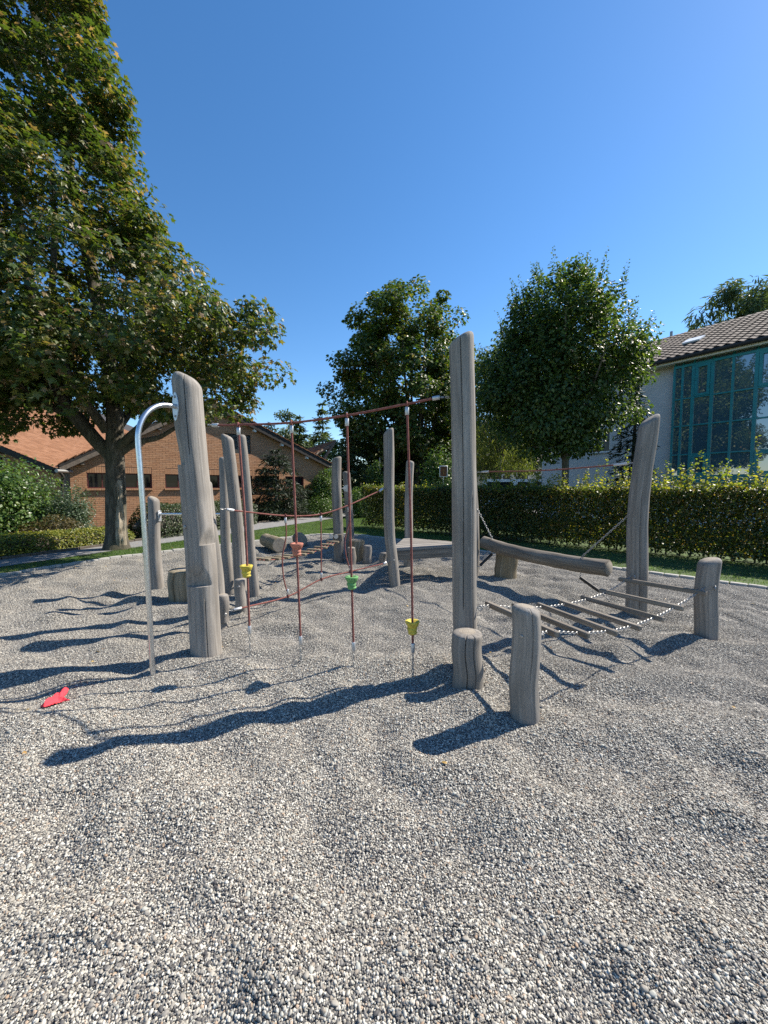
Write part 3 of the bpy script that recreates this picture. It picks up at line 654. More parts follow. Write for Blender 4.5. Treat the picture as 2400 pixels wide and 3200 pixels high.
bayo = bay.build("glazed_bay", TEAL, office, smooth=False)
for a, b in zip(cols[:-1], cols[1:]):
    for z0, z1 in zip(rows_z[:-1], rows_z[1:]):
        P, F, g = seg_box(bp, a + .036, b - .036, z0 + .028, z1 - .028, D - .035, D - .015); MB().add(P, F, g).build("pane", GLASS_T, bayo, smooth=False)
    P = [bp(a + .034, BZ1 + .05, D - .03), bp(b - .034, BZ1 + .05, D - .03), bp(b - .034, BZ1 + .41, .0), bp(a + .034, BZ1 + .41, .0)]; V, F = quad_prism(P, .015, bn * .7 + np.array([0, 0, .7])); MB().add(V, F).build("roof_pane", GLASS_T, bayo, smooth=False)
def opening(s0, s1, z0, z1, parent, mm):                 # opening casements with their own thicker frame
    q = MB()
    for r_ in ((s0, s1, z0, z0 + .09), (s0, s1, z1 - .09, z1), (s0, s0 + .09, z0 + .09, z1 - .09), (s1 - .09, s1, z0 + .09, z1 - .09)): q.add(*seg_box(bp, *r_, D - .012, D + .042))
    q.build("casement", mm, parent, smooth=False)
opening(cols[-4] + .04 if False else px_s(2207, D) + .06, px_s(2149, D) - .06, rows_z[3] + .03, BZ1 - .05, bayo, TEAL)
opening(px_s(2425, D) + .06, px_s(2342, D) - .06, rows_z[3] + .03, BZ1 - .05, bayo, TEAL)
opening(px_s(2207, D) + .06, px_s(2149, D) - .06, BZ0 + .05, rows_z[1] - .03, bayo, TEAL)
opening(px_s(2425, D) + .06, px_s(2342, D) - .06, BZ0 + .05, rows_z[1] - .03, bayo, TEAL)
# staircase seen through the glass
for i in range(9): MB().add(*seg_box(bp, 9.6 - i * .28, 9.9 - i * .28, 2.2 + .16 * i - .05, 2.36 + .16 * i, -1.9, -1.0)).build("stair_step", CREAM, office, smooth=False)
# roof
SLP = math.tan(R(25)); ov, run = 0.55, 5.2; er_ = lambda d: EAV + 0.02 - d * SLP
q = lambda s, d, h=0.0: bp(s, er_(d), d) + upb * h
upb = bn * SLP + np.array([0, 0, 1]); upb /= np.linalg.norm(upb)
V, F = quad_prism([q(-.5, ov), q(BLN + .5, ov), q(BLN + .5, -run), q(-.5, -run)], .06, upb); broof = MB().add(V, F).build("roof", DKTIMBER, office, smooth=False)
V, F = quad_prism([q(-.5, -run), q(BLN + .5, -run), bp(BLN + .5, 4.6, -run * 2), bp(-.5, 4.6, -run * 2)], .06, (0, 0, 1)); MB().add(V, F).build("rear_roof", DKTIMBER, office, smooth=False)
MB().add(*seg_box(bp, -.5, BLN + .5, er_(ov) - .16, er_(ov) - .01, ov - .14, ov - .01)).build("eave_board", CREAM, office, smooth=False)
MB().add(*seg_box(bp, -.5, BLN + .5, er_(ov) - .12, er_(ov) - .06, .0, ov - .16)).build("soffit", CREAM, office, smooth=False)
MB().add(*sweep(np.array([bp(-.55, er_(ov) - .02, ov + .07), bp(BLN + .55, er_(ov) - .02, ov + .07)]), .075, 10)).build("gutter", DKTIMBER, office)
TW, TLn = 0.29, 0.36; cs, sn = math.cos(R(25)), math.sin(R(25))
def pantile():
    X_ = np.linspace(-.5, .5, 7); prof = .023 * np.cos(X_ * 2 * math.pi) ; V = []
    for t, h in ((0, .05), (1, .02)):
        for x, p in zip(X_, prof): V.append((x * TW * 1.04, t * TLn * 1.1, h + p))
    for x, p in zip(X_, prof): V.append((x * TW * 1.04, 0, .035 + p))
    F = [[i, i + 1, 8 + i, 7 + i] for i in range(6)] + [[14 + i, 15 + i, i + 1, i] for i in range(6)]
    return np.array(V), F
pv, pf = pantile(); pme = bpy.data.meshes.new("roof_tile"); pme.from_pydata(pv.tolist(), [], pf); pme.materials.append(DTILE_O)
upslope = -bn * cs + np.array([0, 0, sn]); RM = np.stack([-bu, upslope, upb], 1)
cells = []
for j in range(int((ov + run) / cs / TLn)):
    for i in range(int((BLN + 1) / TW)):
        s = -.4 + i * TW; d = ov + .04 - j * TLn * cs; cells.append((s, q(s, d, .06)))
cells.sort(key=lambda c: abs(c[0] - 7.2) + (30 if not (3.6 < c[0] < 11.5) else 0)); rest = MB()
for k, (s, P) in enumerate(cells):
    if k < 290:
        o = bpy.data.objects.new("roof_tile", pme); COL.objects.link(o); o.parent = broof; M4 = Matrix([[*RM[r_], 0] for r_ in range(3)] + [[0, 0, 0, 1]]); M4.translation = Vector(P) - WLOC[broof.name]; o.matrix_local = M4; WLOC[o.name] = Vector(P)
    else: rest.add(pv @ RM.T + P, pf)
o = rest.build("roof_tiles", DTILE_I, broof, smooth=False); tag(o, kind='stuff')
s0 = 8.6; V, F = quad_prism([q(s0, -1.5, .12), q(s0 + .6, -1.5, .12), q(s0 + .6, -2.1, .12), q(s0, -2.1, .12)], .06, upb)
sk = MB().add(V, F).build("skylight", WHITE, office, smooth=False)
MB().add(*cyl(bp(10.9, 8.75, -4.9), bp(10.9, 9.25, -4.9), .06)).build("vent_pipe", GALV, office)

# low cream building and street bits far behind
far = thing("low_cream_building", "low cream building far behind the dense green tree", "building", (15, 46, 0))
ff = frame_pts((3.0, 46, 0), (1, 0, 0), (0, -1, 0))
MB().add(*seg_box(ff, 0, 17, -.2, 4.2, -8, 0)).build("wall", CREAM, far, smooth=False)
V, F = quad_prism([ff(-.6, 4.1, .7), ff(17.6, 4.1, .7), ff(17.6, 6.0, -4), ff(-.6, 6.0, -4)], .12, (0, 0, 1)); MB().add(V, F).build("roof", DTILE_I, far, smooth=False)
for s in (1.5, 3.4, 10.6, 12.6, 14.6):
    f = MB().add(*seg_box(ff, s, s + 1.1, 1.5, 3.0, .001, .05)).build("window", WHITE, far, smooth=False); MB().add(*seg_box(ff, s + .1, s + 1.0, 1.6, 2.9, .051, .06)).build("pane", GLASS_D, f, smooth=False)
def car(label, loc, rz, paint, van, name="parked_car"):
    c = thing(name, label, "van" if van else "car", loc); c.rotation_euler.z = rz
    ln, wd = (4.9, 1.9) if van else (4.1, 1.75)
    prof = ([(-2.4, .35), (-2.42, 1.2), (-2.3, 1.95), (.95, 1.95), (1.55, 1.2), (2.35, 1.05), (2.43, .35)] if van else
            [(-2.0, .3), (-2.05, .85), (-1.75, .95), (-1.3, 1.42), (.35, 1.45), (1.05, .95), (1.95, .8), (2.03, .3)])
    n = len(prof); V = []; B0 = Vector(loc)
    for sgn in (-1, 1):
        for x, z in prof: V.append((x, sgn * (wd / 2 - (.14 if z > 1.2 else 0)), z))
    F = [list(range(n))[::-1], [n + i for i in range(n)]] + [[i, (i + 1) % n, n + (i + 1) % n, n + i] for i in range(n)]
    V = np.array(V) + np.array(loc); body = MB().add(V, F).build("body", paint, c, smooth=False)
    top = 1.95 if van else 1.45
    for sgn in (-1, 1):
        for x0, x1 in (((-2.2, -.7), (-.6, .2), (.3, 1.05)) if van else ((-1.25, -.5), (-.4, .45))):
            y = sgn * (wd / 2 - .06); z0, z1 = (1.25, 1.8) if van else (.98, 1.36)
            P = np.array([(x0, y, z0), (x1 + .12, y, z0), (x1 - .1, y - sgn * .07, z1), (x0 + .1, y - sgn * .07, z1)]) + np.array(loc); VV, FF = quad_prism(P, .03, (0, sgn, .1)); MB().add(VV, FF).build("window", GLASS_C, c, smooth=False)
    fx = ((1.0, 1.88), (1.52, 1.25)) if van else ((.42, 1.4), (1.0, .98))
    P = np.array([(fx[0][0] + .03, -.65, fx[0][1]), (fx[0][0] + .03, .65, fx[0][1]), (fx[1][0] + .03, .75, fx[1][1]), (fx[1][0] + .03, -.75, fx[1][1])]) + np.array(loc); VV, FF = quad_prism(P, .025, (.7, 0, .7)); MB().add(VV, FF).build("windscreen", GLASS_C, c, smooth=False)
    for x in (-ln * .31, ln * .31):
        for sgn in (-1, 1):
            p = np.array(loc) + np.array((x, sgn * (wd / 2 - .02), .32)); w = MB().add(*cyl(p - (0, sgn * .2, 0), p + (0, sgn * .015, 0), .32, 18)).build("wheel", RUBBER, c)
            MB().add(*cyl(p, p + (0, sgn * .03, 0), .19, 14)).build("rim", ALU, w)
    for sgn in (-1, 1):
        p = np.array(loc) + np.array((ln / 2 - .06, sgn * .62, .75 if not van else .9)); MB().add(*box(p, XYZ, (.08, .3, .16), .02)).build("headlight", WHITE, c)
    return c
car("white van parked in the sun under the tree behind the hedge", (8.0, 22.5, 0.03), R(-12), WHITE, True, "parked_van")
car("blue car parked between the sign and the tall split post", (4.0, 31, .03), R(170), BLUEP, False)
car("dark blue car half hidden behind the tall slim post", (0.75, 27, .03), R(75), BLUEP, False)
car("white car parked far off in front of the cream building", (8.2, 36, .03), R(5), WHITE, False)
sg = thing("brown_sign", "small brown sign with rounded white rim on a thin post beyond the hedge", "sign", (3.28, 22, 0))
MB().add(*cyl((3.28, 22, 0), (3.28, 22, 2.1), .025, 10)).build("post", ALU, sg)
rimm = MB().add(*box((3.28, 21.96, 2.41), XYZ, (.45, .03, .62), .012)).build("rim", WHITE, sg)
MB().add(*box((3.28, 21.94, 2.41), XYZ, (.37, .012, .54), .004)).build("face", BROWNSIGN, sg)
fg = MB(); fg.add(*box((3.28, 21.93, 2.5), XYZ, (.05, .008, .07))); fg.add(*box((3.27, 21.93, 2.4), XYZ, (.05, .006, .13))); fg.add(*box((3.29, 21.93, 2.3), XYZ, (.06, .007, .08))); fg.build("figure", OCHRE, sg, smooth=False)
tag(MB().add(*cyl((-.3, 28, 0), (-.3, 28, 3.6), .035, 8)).build("lamp_pole", GALV, None, origin=(-.3, 28, 0)), "thin grey pole rising before the dark trees by the lawn", "pole")
V, F, g = sweep(np.array([(8.7, 11.6, 0), (8.7, 11.6, 1.62), (8.7, 11.6, 1.75), (8.7, 11.6, 1.82), (8.7, 11.6, 1.85)]), [.09, .09, .085, .06, .01], 16)
tag(MB().add(V, F, g).build("bollard_lamp", plain("dark_green_metal", (0.02, 0.045, 0.04), 0.25, 0.3), None, origin=(8.7, 11.6, 0)), "dark green round topped bollard lamp just behind the hedge", "lamp")

# ------------------------------------------------------------------ play equipment
def post_geo(base, top, r0, r1, seed, slant=(0, 0), cracks=(), notches=(), n=40, dz=0.05, wob=0.038, below=0.14, bend=None, rnd=0.045):
    """weathered log post; cracks: (theta, z0, z1, depth); notches: (theta, ledge height, cut height, depth); heights above the ground"""
    base = np.array(base, float); top = np.array(top, float); H = top[2] - base[2]
    zs = list(np.arange(-below, H - rnd - 0.001, dz)) + [H - rnd * f for f in (1, .62, .32, .12, .02)]
    for th_, zl, hh, dp in notches: zs += [zl - .012, zl, zl + .004, zl + .02]
    zs = np.array(sorted(set(np.round(zs, 4))))
    th = list(np.arange(n) * 2 * math.pi / n)
    for c in cracks: th += [c[0] % (2 * math.pi) + d for d in (-.07, -.022, 0, .022, .07)]
    th = np.array(sorted(t % (2 * math.pi) for t in th)); m = len(th)
    rs = np.random.default_rng(seed); s1, s2 = rs.random(2) * 50
    t = (zs / H)[:, None]; Z, TH = np.meshgrid(zs, th, indexing='ij')
    r = (r0 + (r1 - r0) * np.clip(t, 0, 1)) * np.ones_like(TH)
    cx_, sx_ = np.cos(TH), np.sin(TH)
    r *= 1 + wob * 2.2 * vn(cx_ * 1.3 + s1, Z * 2.0 + sx_ * 1.3 + s2, seed) + wob * 0.9 * vn(cx_ * 4 + s2, sx_ * 4 + Z * 3.5 + s1, seed + 1)
    for tc, z0, z1, dp in cracks:
        tcz = tc + .05 * np.sin(Z * 3 + seed) * 0
        d_ = np.abs((TH - tcz + math.pi) % (2 * math.pi) - math.pi); r *= 1 - dp * np.exp(-(d_ / .02) ** 2) * ((Z > z0) & (Z < z1))
    e = np.clip((H - Z) / rnd, 0, 1); r *= np.where(Z > H - rnd, 0.45 + 0.55 * np.sqrt(1 - (1 - e) ** 2), 1)
    x, y = r * cx_, r * sx_
    for tc, zl, hh, dp in notches:
        f = np.where(Z > zl + .002, np.clip(1 - (Z - zl) / hh, 0, 1), 0); f = f * f * (3 - 2 * f); dx, dy = math.cos(tc), math.sin(tc)
        proj = x * dx + y * dy; lim = r0 - dp * f; over = np.where(f > 0, np.maximum(proj - lim, 0), 0); x = x - over * dx; y = y - over * dy
    zz = Z + (slant[0] * x + slant[1] * y) * np.clip((Z - (H - .28)) / .28, 0, 1)
    cxl = base[0] + (top[0] - base[0]) * t; cyl_ = base[1] + (top[1] - base[1]) * t
    bx = wob * .35 * np.sin(t * 5 + s1) * np.clip(t * 3, 0, 1); by = wob * .25 * np.sin(t * 4 + s2)
    if bend is not None: bx = bx + np.interp(t, bend[0], bend[1])
    V = np.stack([cxl + bx + x, cyl_ + by + y, base[2] + zz], -1).reshape(-1, 3); gc = np.stack([x, y, Z], -1).reshape(-1, 3); k = len(zs); F = []
    for i in range(k - 1):
        for j in range(m):
            a = i * m + j; b = i * m + (j + 1) % m; F.append([a, b, b + m, a + m])
    c = len(V); V = np.vstack([V, V[-m:].mean(0, keepdims=True) + (0, 0, .004)]); gc = np.vstack([gc, [[0, 0, H]]]); nf = len(F)
    for j in range(m): F.append([(k - 1) * m + j, (k - 1) * m + (j + 1) % m, c])
    return V, F, gc, [0] * nf + [1] * m
def bolt_geo(p, d, r=.014, h=.008):
    p = np.array(p, float); d = np.array(d, float); d /= np.linalg.norm(d)
    return sweep(np.array([p - d * .01, p + d * h * .4, p + d * h]), [r, r, r * .7], 12)
def eye(p, d, r=.016, w=.004):
    """ring standing off a post in direction d"""
    p = np.array(p, float); d = np.array(d, float); d /= np.linalg.norm(d); up = np.array([0, 0, 1.]); a = np.linspace(0, 2 * math.pi, 15)
    ring = p + d * (r + .012) + np.cos(a)[:, None] * d * r + np.sin(a)[:, None] * up * r
    V, F, g = sweep(ring, w, 6, cap=False); V2, F2, g2 = cyl(p - d * .02, p + d * .014, w * 1.2, 8)
    return np.vstack([V, V2]), F + [[i + len(V) for i in f] for f in F2], np.vstack([g, g2])
def wpost(label, base, top, r0, r1, seed, group="log posts of the climbing course", mats=(WOOD, ENDG), foot=None, **kw):
    b = (base[0], base[1], 0.0); o = thing("log_post", label, "post", b, group)
    V, F, g, mi = post_geo(b, top, r0, r1, seed, **kw); MB().add(V, F, g, mi).build("log", list(mats), o)
    if foot:
        dx, dy, h, r = foot; fb = (base[0] + dx, base[1] + dy, 0); V, F, g, mi = post_geo((*fb[:2], 0.045), (*fb[:2], h), r, r, seed + 5, n=24, below=0.0, rnd=.02); fo = MB().add(V, F, g, mi).build("foot_block", list(mats), o)
        dd = np.array([dx, dy, 0.]); dd /= np.linalg.norm(dd)
        for z in (.14, h - .09): MB().add(*bolt_geo(np.array([*fb[:2], z]) + dd * r * .97, dd, .017)).build("bolt", GALV, fo)
    return o
FL = -1.137
FR = -math.pi / 2           # towards the camera
pL = wpost("thick carved climbing post with step notches and the steel pole plate near its top", (-1.69, 3.68), (-1.785, 3.68, 2.56), .137, .125, 11, n=64, dz=.03, wob=.03, rnd=.09, slant=(-.42, -.1), cracks=((FL - .18, 1.85, 2.7, .17), (FL + .1, -.1, .5, .10)),
     notches=((FL - .38, 0.64, .26, .06), (FL + .72, 1.02, .20, .042), (FL - 1.35, 1.75, .52, .05)))
MB().add(*bolt_geo((-1.80, 3.57, 1.19), (-.5, -.85, 0), .016)).build("bolt", GALV, pL)
pB = wpost("slim leaning post with bolted foot block tight behind the carved climbing post", (-1.86, 4.42), (-1.98, 4.42, 1.62), .078, .072, 12, foot=(.06, -.06, .36, .062))
pC = wpost("tall leaning post with bolted foot block behind the left yellow rope hold", (-1.80, 4.97), (-1.935, 4.97, 2.19), .075, .073, 13, foot=(0.005, -.085, .41, .066), slant=(-.45, 0), cracks=((FR + .7, .5, 1.6, .1),))
pD = wpost("slim leaning post standing close behind the leaning post with bolted foot block", (-1.85, 5.6), (-2.0, 5.6, 2.28), .07, .06, 14)
pE = wpost("grey shaded post that carries the inner end of the horizontal turning bar", (-2.27, 5.75), (-2.33, 5.75, 1.98), .075, .062, 15)
pF = wpost("short lilac grey post carrying the outer end of the turning bar near the maple", (-3.41, 5.9), (-3.44, 5.9, 1.40), .088, .08, 16, slant=(-.4, 0))
pR = wpost("tallest split post with a long vertical crack behind the stepping stump", (.70, 3.30), (.625, 3.30, 2.77), .102, .098, 17, n=64, dz=.04, wob=.022, slant=(.55, 0), cracks=((FR - .27, .55, 2.9, .2), (FR + .55, .2, 1.5, .1)))
pRR = wpost("bowed post behind the tallest split post holding the log swing chain", (1.555, 6.85), (1.49, 6.85, 2.27), .10, .08, 18, bend=((0, .5, 1), (0, .03, 0)))
pM1 = wpost("slim knotty post where the red rope net ends at the deck", (.17, 6.15), (.055, 6.15, 2.43), .085, .078, 19, slant=(.6, 0), wob=.06, bend=((0, .15, .3, .45, .6, .8, 1), (0, -.018, -.035, -.022, -.005, 0, 0)), cracks=((FR + .2, 1.6, 2.5, .12),))
MB().add(*bolt_geo((.15, 6.06, .42), (-.1, -1, 0), .016)).build("bolt", GALV, pM1)
pM2 = wpost("round topped post at the far corner of the triangular deck", (.47, 7.75), (.51, 7.75, 2.06), .085, .075, 20, slant=(-.2, 0))
pM3 = wpost("back post where the red plank rope bridge ends", (-.96, 8.33), (-.99, 8.33, 2.17), .105, .10, 21, slant=(.35, 0))
pM4 = wpost("farthest slim post with a round steel disc behind the rope bridge post", (-.76, 9.0), (-.84, 9.0, 1.9), .092, .085, 22)
pT = wpost("curved post by the hedge carrying chain bridge and log swing", (3.075, 4.75), (3.12, 4.75, 2.36), .115, .105, 23, n=48, dz=.04, slant=(.75, 0), wob=.04, bend=((0, .15, .3, .45, .6, .75, .9, 1), (0, .0, -.012, -.04, -.052, -.045, -.015, 0)), cracks=((FR - .3, .1, 1.5, .1),))
pP = wpost("short thick post at the near corner of the chain bridge", (.97, 2.63), (.945, 2.63, .755), .095, .09, 24, n=48, dz=.03, slant=(-.12, 0), cracks=((FR + .1, .3, .8, .1),))
for q_ in ((.905, 2.555, .57),): MB().add(*bolt_geo(q_, (-.6, -.8, 0), .013)).build("bolt", GALV, pP)
pQ = wpost("short post at the far right corner of the chain bridge", (3.42, 4.12), (3.405, 4.12, .80), .105, .10, 25, n=48, dz=.03, slant=(.3, 0))
def stump(label, x, y, h, r, seed, wood=WOOD, name="log_stump", group="upright log stumps on the gravel", **kw):
    o = thing(name, label, "stump", (x, y, 0), group); V, F, g, mi = post_geo((x, y, 0), (x, y, h), r, r * .98, seed, n=48, dz=.04, rnd=.018, wob=.035, **kw)
    MB().add(V, F, g, mi).build("log", [wood, ENDG], o); return o
stump("cracked stepping stump hugging the foot of the tallest split post", .655, 3.04, .42, .118, 31, cracks=((FR - .25, -.1, .5, .2), (FR + .3, .05, .5, .16), (FR + 1.2, 0, .5, .12), (0.9, .3, .5, .1)))
stump("wide square looking stump behind the carved climbing post", -2.78, 5.5, .41, .225, 32, WOOD_Y, cracks=((FR - .25, -.1, .5, .12),))
stump("wide yellowish stump beside the far slim posts, tallest of its three", -.60, 8.5, .42, .175, 33, WOOD_Y)
stump("low narrow stump directly in front of the wide yellowish stump", -.655, 8.02, .33, .083, 34)
stump("narrow stump to the right of the wide yellowish stump", -.35, 8.26, .335, .09, 35)
stump("small stump peeking out beside the knotty post at the deck", -.02, 7.98, .23, .077, 36)
stump("thick yellowish stump under the high end of the log swing", 2.09, 6.72, .44, .185, 37, WOOD_Y)
def lying(label, face, d, L, r, seed):
    d = np.array(d, float); d /= np.linalg.norm(d); f = np.array(face, float); o = thing("lying_log", label, "log", (f[0], f[1], 0), "logs lying at the back of the gravel")
    P = np.linspace(0, L, 12)[:, None] * -d + f; rad = r * np.where((P @ -d - (f @ -d) < .012) | (P @ -d - (f @ -d) > L - .012), .95, 1.0)
    P = np.vstack([P[:1], P[:1] - d * .012, P[1:-1], P[-1:] + d * .012, P[-1:]]); rad = np.array([.93] + [1] * (len(P) - 2) + [.93]) * r
    V, F, g = sweep(P, rad, 36, lambda t, s: 1 + .05 * vn(np.cos(t) * 1.5 + seed, np.sin(t) * 1.5 + s * 2)); mi = [0] * (len(F) - 2) + [1, 1]
    MB().add(V, F, g, mi).build("log", [WOOD_Y, ENDG], o)
lying("lying log with its cut face towards the rope net, nearer one", (-2.50, 9.42, .165), (.55, -.85, 0), .62, .178, 5)
lying("pale lying log resting against the other lying log", (-2.86, 9.95, .16), (.5, -.87, 0), .5, .17, 6)
lying("lying log with round face seen behind the terracotta hold", (-2.18, 10.3, .155), (.3, -.95, 0), .5, .172, 7)

# ropes
def rope_geo(pts, r=.0095, step=.011):
    P = spline(pts, step); return sweep(P, r, 9, lambda t, s: 1 + .17 * np.abs(np.cos(1.5 * (t - s * 2 * math.pi / .055))) - .1)
def ferrule(p0, p1, r=.0165): return sweep(np.array([p0, np.array(p0) + (np.array(p1) - p0) * .04, np.array(p0) + (np.array(p1) - p0) * .96, p1], float), [r * .88, r, r, r * .88], 14)
def chain_geo(pts, link=.030, wid=.0115, w=.0034, seg=5):
    P = spline(pts, .005); L = np.concatenate([[0], np.cumsum(np.linalg.norm(np.diff(P, axis=0), axis=1))]); pitch = link - w * 1.6; n = max(1, int(L[-1] / pitch))
    Vs, Fs, k = [], [], 0; a = np.linspace(0, 2 * math.pi, 12, endpoint=False)
    tmpl = np.stack([np.cos(a) * (wid - w) + 0 * a, np.sin(a) * (wid - w) + np.sign(np.sin(a)) * (link / 2 - wid)], 1)
    for i in range(n):
        s = (i + .5) * L[-1] / n; c = np.array([np.interp(s, L, P[:, j]) for j in range(3)]); d = np.array([np.interp(s + .004, L, P[:, j]) - np.interp(s - .004, L, P[:, j]) for j in range(3)]); d /= np.linalg.norm(d)
        ref = np.array([0, 0, 1.]) if abs(d[2]) < .8 else np.array([1., 0, 0]); u = np.cross(d, ref); u /= np.linalg.norm(u); v = np.cross(d, u); al = math.pi / 4 + (i % 2) * math.pi / 2; e1 = u * math.cos(al) + v * math.sin(al); e2 = np.cross(d, e1)
        ring = c + tmpl[:, :1] * e1 + tmpl[:, 1:] * d; nxt = np.roll(ring, -1, 0) - np.roll(ring, 1, 0); nxt /= np.linalg.norm(nxt, axis=1)[:, None]; o_ = np.cross(nxt, e2)
        b = np.linspace(0, 2 * math.pi, seg, endpoint=False); V = ring[:, None] + w * (np.cos(b)[None, :, None] * o_[:, None] + np.sin(b)[None, :, None] * e2); Vs.append(V.reshape(-1, 3))
        m = len(a)
        for q1 in range(m):
            for q2 in range(seg): Fs.append([k + q1 * seg + q2, k + q1 * seg + (q2 + 1) % seg, k + ((q1 + 1) % m) * seg + (q2 + 1) % seg, k + ((q1 + 1) % m) * seg + q2])
        k += m * seg
    V = np.concatenate(Vs); return V, Fs, V
def lerp(a, b, t): return np.array(a, float) + (np.array(b, float) - np.array(a, float)) * t
HOLD_PROF = [(.000, .020), (.004, .034), (.018, .040), (.030, .035), (.040, .041), (.052, .043), (.062, .038), (.072, .045), (.086, .050), (.098, .057), (.110, .062), (.118, .060), (.121, .050), (.118, .040), (.108, .026), (.10, .012)]
def hold_geo(p, s=1.0):
    n = 32; V = []; F = []
    for z, r in HOLD_PROF:
        for j in range(n):
            t = 2 * math.pi * j / n; k = 1 + (.07 * math.sin(t * 1 + z * 95) if z < .095 and r > .02 else 0); V.append((p[0] + s * r * k * math.cos(t), p[1] + s * r * k * math.sin(t), p[2] + s * (z - .06)))
    for i in range(len(HOLD_PROF) - 1):
        for j in range(n): F.append([i * n + j, i * n + (j + 1) % n, (i + 1) * n + (j + 1) % n, (i + 1) * n + j])
    F.append(list(range(n))[::-1]); return np.array(V), F, np.array(V)

# high rope with four hanging ropes between carved post and tallest post
net = thing("hanging_rope_net", "high red rope with four hanging ropes and coloured cone holds", "rope net", (-.5, 3.45, 0))
aL, aR = (-1.60, 3.62, 2.11), (.535, 3.28, 2.28)
tops = [(-1.29, 3.555, 2.10), (-.80, 3.47, 2.105), (-.315, 3.405, 2.155), (.19, 3.33, 2.235)]
MB().add(*rope_geo([(-1.50, 3.60, 2.103)] + tops + [(.40, 3.30, 2.272)])).build("top_rope", ROPE, net)
for a, b, c in ((aL, (-1.545, 3.61, 2.106), (-1.485, 3.60, 2.103)), (aR, (.455, 3.292, 2.281), (.395, 3.30, 2.272))):
    MB().add(*ferrule(b, c, .0175)).build("ferrule", ALU, net); MB().add(*chain_geo([a, b], .036, .012, .0042)).build("shackle", GALV, net)
bot = [(-1.225, 3.54), (-.735, 3.42), (-.26, 3.31), (.24, 3.22)]; zf = (.245, .195, .185, .21)
hold_z = (.79, 1.005, .735, .385); hold_c = ("yellow", "terracotta", "green", "yellow"); hold_n = ("yellow cone hold on the leftmost rope", "terracotta cone hold", "green cone hold", "yellow cone hold beside the tall post")
for i in range(4):
    t_ = np.array(tops[i]); b_ = np.array((*bot[i], zf[i])); mid = lerp(t_, b_, .5) + (rng.normal(0, .006), rng.normal(0, .006), 0)
    rp = MB().add(*rope_geo([t_ - (0, 0, .02), mid, b_])).build("hanging_rope", ROPE, net)
    MB().add(*ferrule(t_ + (0, 0, -.09), t_ + (0, 0, -.025), .017)).build("ferrule", ALU, rp)
    lo_ = MB(); a = np.linspace(0, 2 * math.pi, 20); dN = np.array(tops[3]) - tops[0]; dN[2] = 0; dN /= np.linalg.norm(dN); nN = np.array([-dN[1], dN[0], 0])
    ring = t_ + np.cos(a)[:, None] * nN * .015 + np.sin(a)[:, None] * np.array([0, 0, .017]) ; V, F, g = sweep(ring, .0075, 8, cap=False); lo_.add(V, F, g); lo_.build("loop", ROPE, rp)
    MB().add(*ferrule(b_ + (0, 0, -.03), b_ + (0, 0, .045), .0165)).build("ferrule", ALU, rp)
    MB().add(*chain_geo([b_ + (0, 0, -.03), (bot[i][0], bot[i][1], gz(*bot[i]) - .02)], .034, .011, .0036)).build("anchor_chain", GALV, rp)
    f = (t_[2] - hold_z[i]) / (t_[2] - b_[2]); c = lerp(t_, b_, f) if f < .5 else lerp(t_, b_, f)
    h = MB().add(*hold_geo(c, .94 if i < 3 else .97)).build("climbing_hold", HOLDS[hold_c[i]], net); h['label'] = hold_n[i]
# low net with two long ropes from the slim leaning post to the knotty post
low = thing("low_rope_net", "low sagging red rope net of two long ropes joined by three verticals", "rope net", (-.9, 5.3, 0))
tA, tB = np.array((-1.82, 4.40, 1.31)), np.array((.03, 6.10, 1.545)); bA, bB = np.array((-1.77, 4.33, .165)), np.array((.08, 6.06, .41))
tp = [(-1.24, 4.98, 1.19), (-.85, 5.33, 1.185), (-.50, 5.62, 1.295)]; bpn = [(-1.22, 4.96, .165), (-.85, 5.32, .30), (-.485, 5.65, .335)]
MB().add(*rope_geo([(-1.72, 4.50, 1.285)] + tp + [(-.05, 6.03, 1.50)])).build("top_rope", ROPE, low)
MB().add(*rope_geo([(-1.64, 4.45, .168)] + bpn + [(0.0, 5.99, .385)])).build("bottom_rope", ROPE, low)
for a, b, c in ((tA, (-1.77, 4.45, 1.298), (-1.71, 4.51, 1.283)), (tB, (-.02, 6.06, 1.523), (-.07, 6.01, 1.487)), (bA, (-1.70, 4.40, .166), (-1.63, 4.46, .169)), (bB, (.03, 6.02, .40), (-.01, 5.98, .38))):
    MB().add(*ferrule(b, c, .0175)).build("ferrule", ALU, low); MB().add(*chain_geo([a, b], .036, .012, .0042)).build("shackle", GALV, low)
for i in range(3):
    a, b = np.array(tp[i]), np.array(bpn[i]); mid = lerp(a, b, .5); 
    if i == 0: mid = mid + (-.045, -.03, 0)
    if i == 2: mid = mid + (-.06, -.04, -.02)
    rp = MB().add(*rope_geo([a - (0, 0, .02), lerp(a, b, .25), mid, lerp(mid, b, .5) + ((-.02, -.01, 0) if i != 1 else (0, 0, 0)), b + (0, 0, .02)], .0085)).build("vertical_rope", ROPE, low)
    MB().add(*ferrule(a + (0, 0, -.095), a + (0, 0, -.025), .0165)).build("ferrule", ALU, rp); MB().add(*ferrule(b + (0, 0, .025), b + (0, 0, .09), .0165)).build("ferrule", ALU, rp)
    for q_ in (a, b):
        aa = np.linspace(0, 2 * math.pi, 18); ring = q_ + np.cos(aa)[:, None] * np.array([-.7, .7, 0]) * .016 + np.sin(aa)[:, None] * np.array([0, 0, .018]); V, F, g = sweep(ring, .0075, 8, cap=False); MB().add(V, F, g).build("loop", ROPE, rp)
